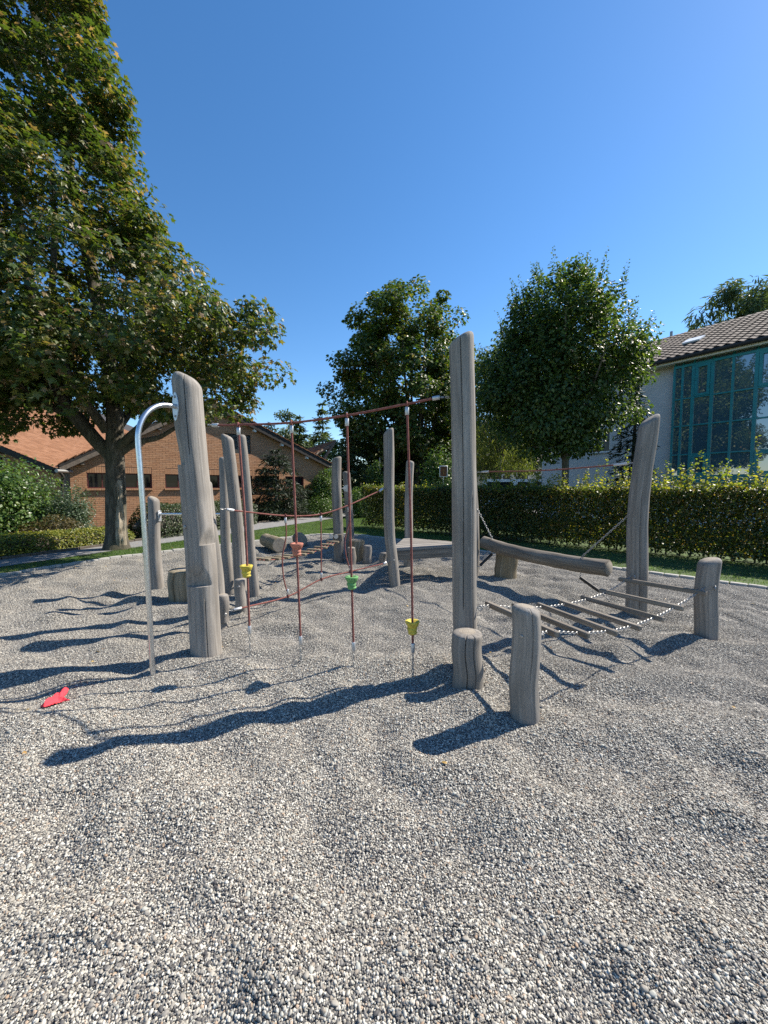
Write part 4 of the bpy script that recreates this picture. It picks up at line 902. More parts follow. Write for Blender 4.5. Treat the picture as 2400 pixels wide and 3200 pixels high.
# thin rope from bowed post to curved post
tr = thing("hand_rope", "single taut red hand rope stretched above the log swing", "rope", (2.3, 5.8, 0))
MB().add(*rope_geo([(1.72, 6.60, 1.805), (2.3, 5.78, 1.79), (2.9, 4.98, 1.825)], .0095)).build("rope", ROPE, tr)
for a, b, c in (((1.58, 6.78, 1.80), (1.64, 6.70, 1.802), (1.73, 6.59, 1.805)), ((3.03, 4.80, 1.84), (2.97, 4.88, 1.835), (2.88, 5.0, 1.825))):
    MB().add(*ferrule(b, c, .016)).build("ferrule", ALU, tr); MB().add(*chain_geo([a, b], .034, .012, .004)).build("shackle", GALV, tr)

# steel sliding pole, turning bar
pole = thing("sliding_pole", "shiny bent steel sliding pole standing beside the carved climbing post", "pole", (-1.925, 3.22, 0))
arc = [(-1.925, 3.215, -.05), (-1.94, 3.215, .8), (-1.965, 3.22, 1.6), (-1.98, 3.225, 1.9)]
a = np.linspace(0, math.pi / 2, 9)[1:]; ctr = np.array((-1.98, 3.225, 1.93)); dh = np.array((-1.85 + 1.98, 3.566 - 3.225, 0)); rr_ = np.linalg.norm(dh); dh /= rr_
for t in a: arc.append(tuple(ctr + dh * .31 * (1 - math.cos(t)) + np.array((0, 0, .33)) * math.sin(t)))
arc.append((-1.85, 3.566, 2.262))
MB().add(*sweep(spline(arc, .03), .021, 20)).build("pole", STEEL, pole)
pd = np.array((-.54, -.84, 0)); pd /= np.linalg.norm(pd); pc = np.array((-1.845, 3.570, 2.262)); sd = np.array((pd[1], -pd[0], 0)); ring = np.linspace(0, 2 * math.pi, 28, endpoint=False)
V = np.array([pc + pd * d + sd * (.042 * math.cos(t)) + np.array((0, 0, .125 * math.sin(t))) for d in (0, .008) for t in ring]); n_ = 28
plt = MB().add(V, [list(range(n_))[::-1], [n_ + i for i in range(n_)]] + [[i, (i + 1) % n_, n_ + (i + 1) % n_, n_ + i] for i in range(n_)]).build("plate", ALU, pole, smooth=False)
for z in (.085, -.085): MB().add(*bolt_geo(pc + pd * .008 + (0, 0, z), pd, .012)).build("bolt", GALV, plt)
bar = thing("turning_bar", "horizontal steel turning bar between the short lilac post and the shaded post", "bar", (-2.85, 5.83, 0))
MB().add(*cyl((-3.36, 5.89, 1.15), (-2.30, 5.75, 1.16), .019, 16)).build("bar", STEEL, bar)
for x, y in ((-3.335, 5.885), (-2.335, 5.755)): MB().add(*box((x, y, 1.12), ((.99, -.13, 0), (.13, .99, 0), (0, 0, 1)), (.012, .07, .16), .004)).build("bracket", ALU, bar)
bar2 = thing("far_turning_bar", "thin far steel bar ending in a round disc on the farthest slim post", "bar", (-.87, 8.7, 0))
MB().add(*cyl((-.93, 8.42, 1.52), (-.84, 8.93, 1.52), .012, 12)).build("bar", STEEL, bar2); MB().add(*cyl((-.84, 8.895, 1.52), (-.838, 8.91, 1.52), .075, 20)).build("disc", ALU, bar2)

# triangular deck
dk = thing("triangular_deck", "low triangular plank deck between three posts", "deck", (.75, 6.9, 0)); DZ = .565
TA, TB_, TC = np.array((.13, 6.28)), np.array((.42, 7.72)), np.array((1.62, 6.82))
def tri_x(y_): # clip of the triangle at constant distance along its front edge direction
    pass
fd = (TC - TA) / np.linalg.norm(TC - TA); fn_ = np.array([-fd[1], fd[0]]); hgt = (TB_ - TA) @ fn_; apex = (TB_ - TA) @ fd; base_l = np.linalg.norm(TC - TA); npl = 9; pw = hgt / npl
for i in range(npl):
    v0, v1 = i * pw + .004, (i + 1) * pw - .005
    l = lambda v: apex * v / hgt; r_ = lambda v: base_l + (apex - base_l) * v / hgt
    pts = [TA + fd * (l(v0) - .02) + fn_ * v0, TA + fd * (r_(v0) + .02) + fn_ * v0, TA + fd * (r_(v1) + .02) + fn_ * v1, TA + fd * (l(v1) - .02) + fn_ * v1]
    z = DZ + random.gauss(0, .0025); V = np.array([(*p, z - .035) for p in pts] + [(*p, z) for p in pts]); gc = np.array([(.1 * i, v, u) for u, v in ((l(v0), v0), (r_(v0), v0), (r_(v1), v1), (l(v1), v1))] * 2)
    MB().add(V, [[3, 2, 1, 0], [4, 5, 6, 7]] + [[k, (k + 1) % 4, 4 + (k + 1) % 4, 4 + k] for k in range(4)], gc).build("plank", WOOD, dk, smooth=False)
for a, b in ((TA, TC), (TA, TB_), (TB_, TC)):
    i_ = (TA + TB_ + TC) / 3; a2, b2 = a + (i_ - a) * .05, b + (i_ - b) * .05; d = np.array([*(b2 - a2), 0]); s_ = np.cross(d, (0, 0, 1)); MB().add(*box((*((a2 + b2) / 2), DZ - .115), (s_, (0, 0, 1), d), (.055, .15, np.linalg.norm(d)), .004)).build("beam", WOOD_D, dk)
# log swing on chains
sw_ = thing("log_swing", "thick horizontal log hanging on two chains before the hedge", "swing", (2.3, 5.95, 0))
lp_ = [(1.71, 6.78, .605), (1.95, 6.44, .545), (2.3, 5.94, .50), (2.62, 5.48, .49), (2.90, 5.08, .50)]
P = spline(lp_, .05); d0, d1 = P[0] - P[1], P[-1] - P[-2]; P = np.vstack([P[0] + d0 * .25, P, P[-1] + d1 * .25]); rad = np.array([.085] + list(np.linspace(.104, .110, len(P) - 2)) + [.092])
V, F, g = sweep(P, rad, 32, lambda t, s: 1 + .10 * vn(np.cos(t) * 1.4 + 7, np.sin(t) * 1.4 + s * 3.2) + .05 * vn(np.cos(t) * 4 + 3, s * 8)); MB().add(V, F, g, [0] * (len(F) - 2) + [1, 1]).build("log", [WOOD_D, ENDG], sw_)
for a, b in (((1.60, 6.79, 1.175), (1.83, 6.62, .665)), ((2.985, 4.84, 1.20), (2.70, 5.37, .60))): MB().add(*chain_geo([a, b], .042, .0155, .0048)).build("chain", GALV, sw_)
for a, b, c, d in (((1.82, 6.63, .50), (1.83, 6.66, .42), (1.60, 6.60, .22), (1.48, 6.62, .23)), ((2.70, 5.37, .39), (2.69, 5.38, .31), (2.93, 5.28, .13), (3.02, 5.22, .03))):
    MB().add(*chain_geo([a, b], .036, .012, .004)).build("damper_chain", GALV, sw_); MB().add(*cyl(b, lerp(b, c, .92), .023, 14)).build("rubber_sleeve", RUBBER, sw_); MB().add(*chain_geo([lerp(b, c, .9), c, d], .036, .012, .004)).build("damper_chain", GALV, sw_)
# chain bridge with rungs
cb = thing("chain_bridge", "sagging chain bridge with seven weathered wooden rungs", "chain bridge", (2.0, 3.7, 0))
c1 = [(.80, 3.30, .535), (.93, 3.44, .505), (1.38, 3.72, .40), (1.83, 4.0, .345), (2.3, 4.28, .345), (2.68, 4.52, .40), (2.97, 4.71, .485)]
c2 = [(1.06, 2.66, .53), (1.19, 2.81, .505), (1.62, 3.08, .395), (2.09, 3.36, .335), (2.56, 3.64, .345), (2.98, 3.88, .41), (3.33, 4.06, .51)]
def chain_at(c, t): P = spline(c, .02); return P[int(round(t * (len(P) - 1)))]
for c in (c1, c2): MB().add(*chain_geo(c, 0.034, .0125, .0036)).build("chain", GALV, cb)
for k, t in enumerate((.085, .225, .365, .505, .645, .785, .945)):
    a, b = chain_at(c1, t), chain_at(c2, t); d = b - a; L = np.linalg.norm(d); d /= L; s_ = np.cross(d, (0, 0, 1)); s_ /= np.linalg.norm(s_); u_ = np.cross(s_, d); al = rng.normal(0, .12); s2 = s_ * math.cos(al) + u_ * math.sin(al); u2 = np.cross(s2, d)
    bm_ = MB().add(*box((a + b) / 2 + u2 * .004, (s2, u2, d), (.048 + rng.normal(0, .002), .046, L + .15), .008)); rg = bm_.build("rung", WOOD_D, cb)
    for e_ in (a - d * .05, b + d * .05): MB().add(*bolt_geo(e_ + u2 * .026, u2, .007, .004)).build("bolt", GALV, rg)
MB().add(*eye((.775, 3.27, .54), (.8, -.2, 0), .018, .005)).build("eye_bolt", GALV, cb); MB().add(*eye((1.04, 2.63, .535), (.9, .2, 0), .018, .005)).build("eye_bolt", GALV, cb)
MB().add(*eye((2.99, 4.66, .49), (-.6, -.6, 0), .018, .005)).build("eye_bolt", GALV, cb); MB().add(*eye((3.40, 4.02, .52), (-.6, -.8, 0), .022, .006)).build("eye_bolt", GALV, cb)
# plank rope bridge at the back
rb = thing("plank_rope_bridge", "narrow far rope bridge of small planks on red ropes", "rope bridge", (-1.4, 7.1, 0))
pa, pb = np.array((-1.82, 5.72, .49)), np.array((-1.02, 8.16, .43)); dd = pb - pa; dd[2] = 0; dd /= np.linalg.norm(dd); sd = np.array([dd[1], -dd[0], 0])
ctr_ = lambda t: lerp(pa, pb, t) + np.array([0, 0, -.085 * 4 * t * (1 - t)])
for o_ in (-.07, 0, .07): MB().add(*rope_geo([ctr_(t) + sd * o_ for t in np.linspace(0, 1, 7)], .008)).build("rope", ROPE, rb)
for t in np.linspace(.03, .96, 10): q_ = ctr_(t); MB().add(*box(q_ + (0, 0, .012), (dd, (0, 0, 1), sd), (.075, .038, .27), .006)).build("plank", WOOD_Y, rb)
MB().add(*box((-.965, 8.20, .50), ((1, 0, 0), (0, 1, 0), (0, 0, 1)), (.19, .06, .15), .008)).build("end_block", WOOD_D, rb)
for x in (-1.09, -.99): MB().add(*cyl((x, 8.15, .53), (x, 8.135, .53), .045, 18)).build("washer", ALU, rb)

# red cloth on the gravel
cl_o = [(0.07, -0.226), (0.029, -0.164), (-0.008, -0.098), (-0.036, -0.035), (-0.071, -0.016), (-0.074, 0.008), (-0.038, 0.005), (-0.025, 0.022), (-0.038, 0.081), (-0.016, 0.104), (0.013, 0.091), (0.036, 0.051), (0.055, -0.007), (0.069, -0.053), (0.14, -0.085), (0.191, -0.12), (0.14, -0.129), (0.131, -0.155), (0.119, -0.21), (0.105, -0.238)]
cx0, cy0 = -2.44, 2.87
def cloth():
    s = 1.0; G = .005; P = np.array(cl_o) * s; xs_ = np.arange(-.09, .21, G); A, B = np.meshgrid(xs_, np.arange(-.25, .12, G), indexing='ij'); ins = inside(A + G / 2, B + G / 2, P); idx_ = {}; V = []; F = []
    for i, j in zip(*np.nonzero(ins)):
        f = []
        for di, dj in ((0, 0), (1, 0), (1, 1), (0, 1)):
            k = (i + di, j + dj)
            if k not in idx_:
                x, y = xs_[0] + k[0] * G, -.25 + k[1] * G; ed = float(edge_dist(np.array([x]), np.array([y]), P, True)[0]); bulge = min(ed / .035, 1)
                w1 = x * 30 + y * 15; w2 = y * 15 - x * 11; h = .014 + .034 * math.sqrt(bulge) * (.65 + 1.3 * abs(float(vn(np.array([w1]), np.array([w2]), 21)[0]))) + .022 * (1 - 2 * abs(float(vn(np.array([w1 * 1.6 - w2]), np.array([w2 * .8]), 22)[0]))) * bulge * .7
                X_, Y_ = cx0 + x, cy0 + y; idx_[k] = len(V); V.append((X_, Y_, gz(X_, Y_) + h))
            f.append(idx_[k])
        F.append(f)
    return np.array(V), F
V, F = cloth(); o = MB().add(V, F).build("red_cloth", CLOTH, None, origin=(cx0, cy0, 0)); tag(o, "crumpled bright red cloth lying alone on the gravel", "cloth")
sm = o.modifiers.new("thickness", 'SOLIDIFY'); sm.thickness = .003

# ------------------------------------------------------------------ vegetation
MAPLE_L = np.array([(0, 0, 0), (.08, .42, -.10), (.27, .22, -.02), (.60, .54, -.16), (.62, .19, -.05), (1, 0, -.18), (.62, -.19, -.05), (.60, -.54, -.16), (.27, -.22, -.02), (.08, -.42, -.10)])
OVAL_L = np.array([(0, 0, 0), (.3, .27, .05), (.7, .23, .0), (1, 0, -.12), (.7, -.23, .0), (.3, -.27, .05)])
QUAD_L = np.array([(0, 0, 0), (.5, .33, .06), (1, 0, -.08), (.5, -.33, .06)])
NEED_L = np.array([(0, -.05, 0), (0, .05, 0), (1, .02, -.1), (1, -.02, -.1)])
def leaves(P, Nrm, Dir, size, tmpl):
    """P, Nrm, Dir (n,3), size (n,) -> V, F"""
    Nn = Nrm / np.linalg.norm(Nrm, axis=1)[:, None]; X = Dir - (Dir * Nn).sum(1)[:, None] * Nn; X /= np.linalg.norm(X, axis=1)[:, None] + 1e-9; Yv = np.cross(Nn, X)
    curl = 1 + rng.normal(0, .5, len(P))
    V = P[:, None] + size[:, None, None] * (tmpl[None, :, 0:1] * X[:, None] + tmpl[None, :, 1:2] * Yv[:, None] + tmpl[None, :, 2:3] * curl[:, None, None] * Nn[:, None])
    m = len(tmpl); return V.reshape(-1, 3), np.arange(len(P) * m).reshape(-1, m)
def sph(n):
    v = rng.normal(size=(n, 3)); return v / np.linalg.norm(v, axis=1)[:, None]
def cluster_leaves(C, rad, n, size, tmpl, up=.7, flat=.7, centre=None, droop=.3, shell=.5):
    """n leaves in each cluster of radius rad round centres C"""
    k = len(C); d = sph(k * n); r = rng.random(k * n) ** (1 / 3 * (1 - shell) + .12 * shell); idx = np.repeat(np.arange(k), n)
    off = d * r[:, None] * np.repeat(rad, n)[:, None] * np.array([1, 1, flat]); P = C[idx] + off
    out = d.copy()
    if centre is not None: o2 = P - centre; o2 /= np.linalg.norm(o2, axis=1)[:, None] + 1e-9; out = out * .6 + o2 * .6
    Nm = np.array([0, 0, up]) + out * .55 + rng.normal(0, .42, P.shape); Dr = out * .7 + rng.normal(0, .5, P.shape) - np.array([0, 0, droop])
    return leaves(P, Nm, Dr, size * rng.uniform(.65, 1.2, len(P)), tmpl)
def env_points(n, prof, axis, inner=.35, seed=0, lumpy=.52):
    """cluster centres in a lumpy envelope; prof = [(z, r)], axis(z) -> (x, y)"""
    z0, z1 = prof[0][0], prof[-1][0]; zs_ = np.array([p[0] for p in prof]); rs_ = np.array([p[1] for p in prof]); out = []
    while len(out) < n:
        z = random.uniform(z0, z1); R_ = np.interp(z, zs_, rs_)
        if random.random() > (R_ / rs_.max()) ** 1.6: continue
        t = random.uniform(0, 2 * math.pi); lump = 1 + lumpy * float(vn(np.array([math.cos(t) * 1.5 + z * .55]), np.array([math.sin(t) * 1.5 + seed]), 31 + seed)[0])
        f = max(random.random(), random.random()) ** .8 if random.random() > .15 else random.random(); f = inner + (1 - inner) * f
        ax_ = axis(z); p = np.array([ax_[0] + math.cos(t) * R_ * f * lump, ax_[1] + math.sin(t) * R_ * f * lump, z + random.gauss(0, .1)])
        out.append(p)
    return np.array(out)
def grow(C, limbs, step=.45, tip=.007, expo=2.4, rmax=.09, sag=.06):
    """connect every cluster centre to the nearest limb point; returns tube pieces (p0, p1, r0, r1)"""
    nodes, par, dist = [], [], []
    for L in limbs:
        Q = spline([q[:3] for q in L], .25); d0 = 0 if not nodes else dist[int(np.argmin(np.linalg.norm(np.array(nodes) - Q[0], axis=1)))]
        for i, q in enumerate(Q): nodes.append(q); par.append(-1); dist.append(d0 + .25 * i)
    nb = len(nodes); root = np.array(limbs[0][-1][:3]); order = np.argsort(np.linalg.norm(C - root, axis=1))
    NN = np.zeros((len(C) * 14 + nb, 3)); DD = np.full(len(NN), 1e9); NN[:nb] = nodes; DD[:nb] = dist; cnt = nb; par = par + [0] * (len(NN) - nb)
    for c in C[order]:
        dv = np.linalg.norm(NN[:cnt] - c, axis=1); j = int(np.argmin(dv + .22 * DD[:cnt] + .6 * np.maximum(NN[:cnt, 2] - c[2], 0))); L = dv[j]; k = min(13, max(1, int(L / step))); p = j
        for i in range(1, k + 1):
            t = i / k; q = NN[j] + (c - NN[j]) * t + np.array([0, 0, sag * L * math.sin(math.pi * t)]) + (rng.normal(0, .035 * L / k + .01, 3) if i < k else 0)
            NN[cnt] = q; DD[cnt] = DD[p] + np.linalg.norm(q - NN[p]); par[cnt] = p; p = cnt; cnt += 1
    load = np.zeros(cnt); has = np.zeros(cnt, bool)
    for i in range(cnt - 1, nb - 1, -1):
        if not has[i]: load[i] += tip ** expo
        load[par[i]] += load[i]; has[par[i]] = True
    rad = np.minimum(load ** (1 / expo), rmax)
    return [(NN[par[i]], NN[i], min(max(rad[par[i]] if par[i] >= nb else rad[i] * 1.15, rad[i]), rad[i] * 1.5), rad[i]) for i in range(nb, cnt)]
def tubes(pieces, n=5):
    P0 = np.array([p[0] for p in pieces]); P1 = np.array([p[1] for p in pieces]); r0 = np.array([p[2] for p in pieces]); r1 = np.array([p[3] for p in pieces])
    T = P1 - P0; Ln = np.linalg.norm(T, axis=1); ok = Ln > 1e-4; P0, P1, r0, r1, T, Ln = P0[ok], P1[ok], r0[ok], r1[ok], T[ok], Ln[ok]; T /= Ln[:, None]
    ref = np.where(np.abs(T[:, 2:3]) < .9, np.array([[0, 0, 1.]]), np.array([[1., 0, 0]])); Uv = np.cross(T, ref); Uv /= np.linalg.norm(Uv, axis=1)[:, None]; W = np.cross(T, Uv)
    a = np.arange(n) * 2 * math.pi / n; ring = np.cos(a)[None, :, None] * Uv[:, None] + np.sin(a)[None, :, None] * W[:, None]
    V = np.concatenate([P0[:, None] + ring * r0[:, None, None], P1[:, None] + ring * r1[:, None, None]], 1).reshape(-1, 3); m = len(P0); b = (np.arange(m) * 2 * n)[:, None]; j = np.arange(n)[None]
    F = np.stack([b + j, b + (j + 1) % n, b + n + (j + 1) % n, b + n + j], -1).reshape(-1, 4); return V, F
def trunk_mb(limbs, n=20, rough=.08, flare=True):
    mb = MB()
    for k, L in enumerate(limbs):
        P = spline([q[:3] for q in L], .12); rr = np.interp(np.linspace(0, 1, len(P)), np.linspace(0, 1, len(L)), [q[3] for q in L])
        if k == 0 and flare: h = P[:, 2] - P[0, 2]; rr = rr * (1 + .45 * np.exp(-h / .22))
        sd = k * 3.7; mb.add(*sweep(P, rr, n if k == 0 else max(8, n // 2), lambda t, s, sd=sd: 1 + rough * 2 * vn(np.cos(t) * 1.6 + sd, np.sin(t) * 1.6 + s * 1.5, 40) + rough * vn(np.cos(t) * 5 + sd, np.sin(t) * 5 + s * 5, 41)))
    return mb
def tree(name, label, limbs, C, crad, per, size, tmpl, leafm, barkm, group=None, up=.7, flat=.7, rmax=.09, step=.45, shoots=None, droop=.3, n=20, cat="tree", shell=.5):
    b = limbs[0][0][:3]; root = thing(name, label, cat, (b[0], b[1], 0), group)
    trunk_mb(limbs, n).build("trunk", barkm, root)
    V, F = tubes(grow(C, limbs, step, rmax=rmax)); npmesh("branches", V, F, barkm, root, smooth=True)['kind'] = 'stuff'
    cen = C.mean(0) - np.array([0, 0, 1.0]); Vs, F = cluster_leaves(C, crad, per, size, tmpl, up, flat, cen, droop, shell)
    if shoots is not None:
        V2, F2 = shoots; F = np.vstack([F, F2 + len(Vs)]); Vs = np.vstack([Vs, V2])
    npmesh("crown", Vs, F, leafm, root)['kind'] = 'stuff'
    return root

# big maple at the left
mx, my = -6.65, 9.78
LB = [[(mx, my, -.1, .25), (mx + .02, my, .6, .222), (mx + .05, my, 1.5, .205), (mx + .06, my, 2.4, .20), (mx + .08, my + .02, 2.9, .18)],
      [(mx + .02, my, 2.25, .15), (-7.15, 9.6, 2.95, .155), (-7.75, 9.5, 3.9, .13), (-8.0, 9.45, 5.2, .10), (-8.3, 9.5, 7.2, .07), (-8.6, 9.6, 9.6, .03)],
      [(mx + .07, my, 2.6, .19), (-6.6, 9.85, 3.7, .17), (-6.85, 10.0, 5.0, .14), (-7.25, 10.1, 7.2, .11), (-7.75, 10.1, 10, .075), (-8.5, 10, 14, .03)],
      [(mx + .06, my, 2.4, .12), (-5.85, 9.6, 2.95, .10), (-5.1, 9.5, 3.5, .075), (-4.1, 9.4, 4.1, .04)],
      [(mx + .06, my + .03, 2.3, .09), (-6.0, 9.7, 2.62, .07), (-5.3, 9.45, 2.72, .055), (-4.7, 9.3, 3.0, .035)],
      [(mx, my + .2, 3.0, .11), (-6.3, 11, 4.5, .08), (-6.0, 11.9, 6.2, .04)], [(mx - .05, my - .1, 2.9, .11), (-6.9, 8.75, 4.1, .08), (-7.0, 8.1, 5.8, .04)],
      [(-6.6, 9.8, 3.4, .12), (-6.05, 9.75, 4.7, .10), (-5.75, 9.8, 6.4, .07), (-5.95, 9.9, 8.2, .03)], [(-7.3, 9.55, 3.2, .09), (-8.6, 9.3, 3.75, .07), (-10.0, 9.1, 4.3, .04)],
      [(-7.9, 9.45, 4.6, .07), (-7.4, 9.2, 6.4, .06), (-7.2, 9.1, 8.4, .03)]]
prof = [(3.05, 3.5), (3.6, 4.55), (4.4, 4.8), (5.2, 4.4), (6.4, 3.4), (7.7, 3.0), (9.3, 2.55), (10.6, 2.25), (12.3, 1.6), (14, 1.1), (16.2, .4)]
maxis = lambda z: (np.interp(z, [3, 6, 10, 16], [-7.15, -7.35, -7.9, -8.6]), 9.8)
C = env_points(600, prof, maxis, .25, seed=1); C[:, 1] = 9.1 + (C[:, 1] - 9.8) * np.where(C[:, 1] > 9.8, .38, .72); C = np.vstack([C, np.c_[rng.uniform(-11, -7.6, 34), rng.uniform(7.6, 9.6, 34), rng.uniform(3.1, 4.6, 34)], np.c_[rng.uniform(-8.7, -6.9, 22), rng.uniform(8.5, 9.2, 22), rng.uniform(3.5, 5.2, 22)]]); C = C[~((C[:, 2] < 3.5) & (np.abs(C[:, 0] + 6.9) < 1.1) & (C[:, 1] < 10))]
crad = rng.uniform(.34, .62, len(C))
maple = tree("maple_tree", "huge maple with browning leaves and a thick trunk beside the path", LB, C, crad, 140, .118, MAPLE_L, LEAF_MAPLE, BARK, "tall broadleaf trees around the playground", up=.75, flat=.62, rmax=.07, n=28, droop=.45)

sc_ = MB(); tt = np.linspace(.12, 1.72, 26); aa = np.linspace(-1.25, -.05, 14); V = []; F = []  # raised pale patch: sunlight on the trunk's right front, put into the colour
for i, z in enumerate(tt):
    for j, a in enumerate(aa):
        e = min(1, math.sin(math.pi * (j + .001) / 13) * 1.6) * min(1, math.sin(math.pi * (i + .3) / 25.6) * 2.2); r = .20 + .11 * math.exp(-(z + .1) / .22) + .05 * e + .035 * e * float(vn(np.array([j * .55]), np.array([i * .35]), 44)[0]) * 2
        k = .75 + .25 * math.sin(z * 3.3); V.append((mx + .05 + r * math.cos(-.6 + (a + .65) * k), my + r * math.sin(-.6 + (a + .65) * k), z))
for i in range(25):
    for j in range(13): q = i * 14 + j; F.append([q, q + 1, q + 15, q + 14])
sc_.add(V, F).build("painted_lit_bark", LITBARK, maple)
# rounded tree in the middle
bx, by, K = 2.7, 34.0, 1.6
Zk = lambda z: 1.55 + (z - 1.55) * K
LB = [[(bx, by, -.1, .36), (bx, by, 1.2, .31), (bx - .05, by, 2.6, .29), (bx - .1, by, 3.6, .25)]]
for k in range(12):
    t = k / 12 * 2 * math.pi + .3; r = (2.6 if k % 2 else 1.4) * K; LB.append([(bx - .08, by, 2.7 + .15 * (k % 3), .15), (bx - .3 + math.cos(t) * r * .35, by + math.sin(t) * r * .35, Zk(4.2), .12), (bx - .7 + math.cos(t) * r * .75, by + math.sin(t) * r * .75, Zk(6.6 if k % 2 else 7.4), .08), (bx - .9 + math.cos(t) * r, by + math.sin(t) * r, Zk(8.4 if k % 2 else 10.3), .035)])
prof = [(Zk(2.9), 1.6 * K), (Zk(3.9), 2.9 * K), (Zk(5.3), 3.4 * K), (Zk(7.0), 3.6 * K), (Zk(8.8), 3.4 * K), (Zk(10.3), 2.7 * K), (Zk(11.2), 1.8 * K), (Zk(11.8), .5 * K)]
C = env_points(360, prof, lambda z: (np.interp(z, [3, 9, 17], [2.6, 2.05, 2.05]), 34.0), .3, seed=2, lumpy=.75)
tree("round_tree", "rounded leafy tree with gaps in its crown standing beyond the hedge end", LB, C, rng.uniform(.58, 1.1, len(C)), 135, .27, OVAL_L * np.array([1, 1.35, 1.2]), LEAF_MID, BARK_D, "tall broadleaf trees around the playground", up=.8, flat=.7, rmax=.08, n=16)

# dense upright tree at the right
bx, by = 5.9, 13.0
LB = [[(bx, by, -.1, .13), (bx + .02, by, 1.4, .108), (bx, by, 2.8, .10), (bx + .02, by, 4.5, .08), (bx + .05, by, 7.2, .04)]]
for k in range(10):
    t = k * 2.4; r = 1.9; LB.append([(bx, by, 2.5 + .16 * k, .05), (bx + math.cos(t) * r * .5, by + math.sin(t) * r * .5, 3.4 + .22 * k, .04), (bx + math.cos(t) * r, by + math.sin(t) * r, 4.9 + .22 * k, .018)])
prof = [(2.8, 1.1), (3.3, 1.8), (4.2, 2.15), (5.2, 2.2), (6.2, 1.9), (7.1, 1.4), (7.9, .8), (8.3, .35)]
C = env_points(430, prof, lambda z: (np.interp(z, [3, 9], [5.62, 5.45]), 13.0), .1, seed=3, lumpy=.6)
def shoot_set(starts, dirs, L, n, size, tmpl):
    Ps, Ns, Ds, Sz = [], [], [], []
    for s, d, l in zip(starts, dirs, L):
        for i in range(n):
            t = (i + .5) / n; a = random.uniform(0, 2 * math.pi); o_ = np.array([math.cos(a), math.sin(a), .25]); Ps.append(s + d * l * t + o_ * .015 * (1 + 6 * (1 - t) ** 1.5)); Ds.append(o_ + d * .5); Ns.append(np.array([0, 0, .6]) + rng.normal(0, .5, 3)); Sz.append(size * (1.1 - .55 * t) * random.uniform(.8, 1.15))
    return leaves(np.array(Ps), np.array(Ns), np.array(Ds), np.array(Sz), tmpl)
top = C[C[:, 2] > 3.6]; top = top[(np.hypot(top[:, 0] - 5.5, top[:, 1] - 13) > 1.0) | (top[:, 2] > 6.4)]; sel = top[rng.integers(0, len(top), 330)]; out_ = sel - np.array([5.5, 13.0, 0]); out_[:, 2] = 0; out_ /= np.linalg.norm(out_, axis=1)[:, None] + 1e-6
dirs = np.array([0, 0, 1.0]) + out_ * .30 + rng.normal(0, .12, sel.shape); dirs /= np.linalg.norm(dirs, axis=1)[:, None]
sh = shoot_set(sel + dirs * .15, dirs, rng.uniform(.45, 1.0, len(sel)), 40, .10, OVAL_L)
tree("dense_tree", "dense dark green tree with spiky upright shoots on a thin trunk behind the hedge", LB, C, rng.uniform(.34, .58, len(C)), 118, .125, OVAL_L, LEAF_RIGHT, BARK_R, "tall broadleaf trees around the playground", up=.6, flat=.8, rmax=.035, n=14, shoots=sh, step=.35)

# hedge along the right
h0, h1 = np.array([-.86, 15.1]), np.array([11.0, 4.12]); hl = np.linalg.norm(h1 - h0); he = (h1 - h0) / hl; hn = np.array([-he[1], he[0]])
if hn[1] < 0: hn = -hn
HT = 1.0
def hp(s, d, z): return np.stack([h0[0] + he[0] * s + hn[0] * d, h0[1] + he[1] * s + hn[1] * d, z], -1)
hedge = thing("beech_hedge", "long clipped beech hedge with yellowing leaves and loose shoots along its top", "hedge", (5.0, 10.0, 0))
n = 88000; s = rng.random(n) * hl; u = rng.random(n)
d = np.where(u < .5, rng.beta(1.0, 3.2, n) * HT, rng.random(n) * HT); hgt_ = 1.53 + .10 * vn(s * 1.6, s * 0, 12) + .06 * vn(s * 5, s * 0, 13); z = .12 + (hgt_ - .12) * np.where(rng.random(n) < .2, 1 - rng.beta(1, 9, n), rng.random(n) ** .93)
edge = .09 * vn(s * 2.2, z * 2.5, 14) + .05 * vn(s * 6, z * 6, 15); P = hp(s, d - .04 + edge * (1 - d / HT), z); P[:, :2] -= he * (rng.random(n) < .02)[:, None] * .0
fd_ = np.where(d < HT * .5, -1.0, 1.0)[:, None] * np.array([hn[0], hn[1], 0]); Nm = fd_ * .5 + np.array([0, 0, .55]) + rng.normal(0, .55, P.shape); Dr = fd_ * .6 + rng.normal(0, .6, P.shape) - np.array([0, 0, .25])
V, F = leaves(P, Nm, Dr, .072 * rng.uniform(.6, 1.2, n), OVAL_L); npmesh("foliage", V, F, LEAF_HEDGE, hedge)['kind'] = 'stuff'
pcs = []
for s_ in np.arange(.15, hl, .24):
    q0 = hp(np.array(s_ + random.gauss(0, .04)), np.array(HT * .5 + random.gauss(0, .06)), np.array(-.05)); q1 = hp(np.array(s_ + random.gauss(0, .06)), np.array(HT * .5 + random.gauss(0, .1)), np.array(.6)); pcs.append((q0, q1, .019, .014))
    for _ in range(3): pcs.append((q1, hp(np.array(s_ + random.gauss(0, .2)), np.array(HT * .5 + random.gauss(0, .25)), np.array(random.uniform(1.1, 1.45))), .011, .004))
V, F = tubes(pcs); npmesh("stems", V, F, BARK_D, hedge, smooth=True)['kind'] = 'stuff'
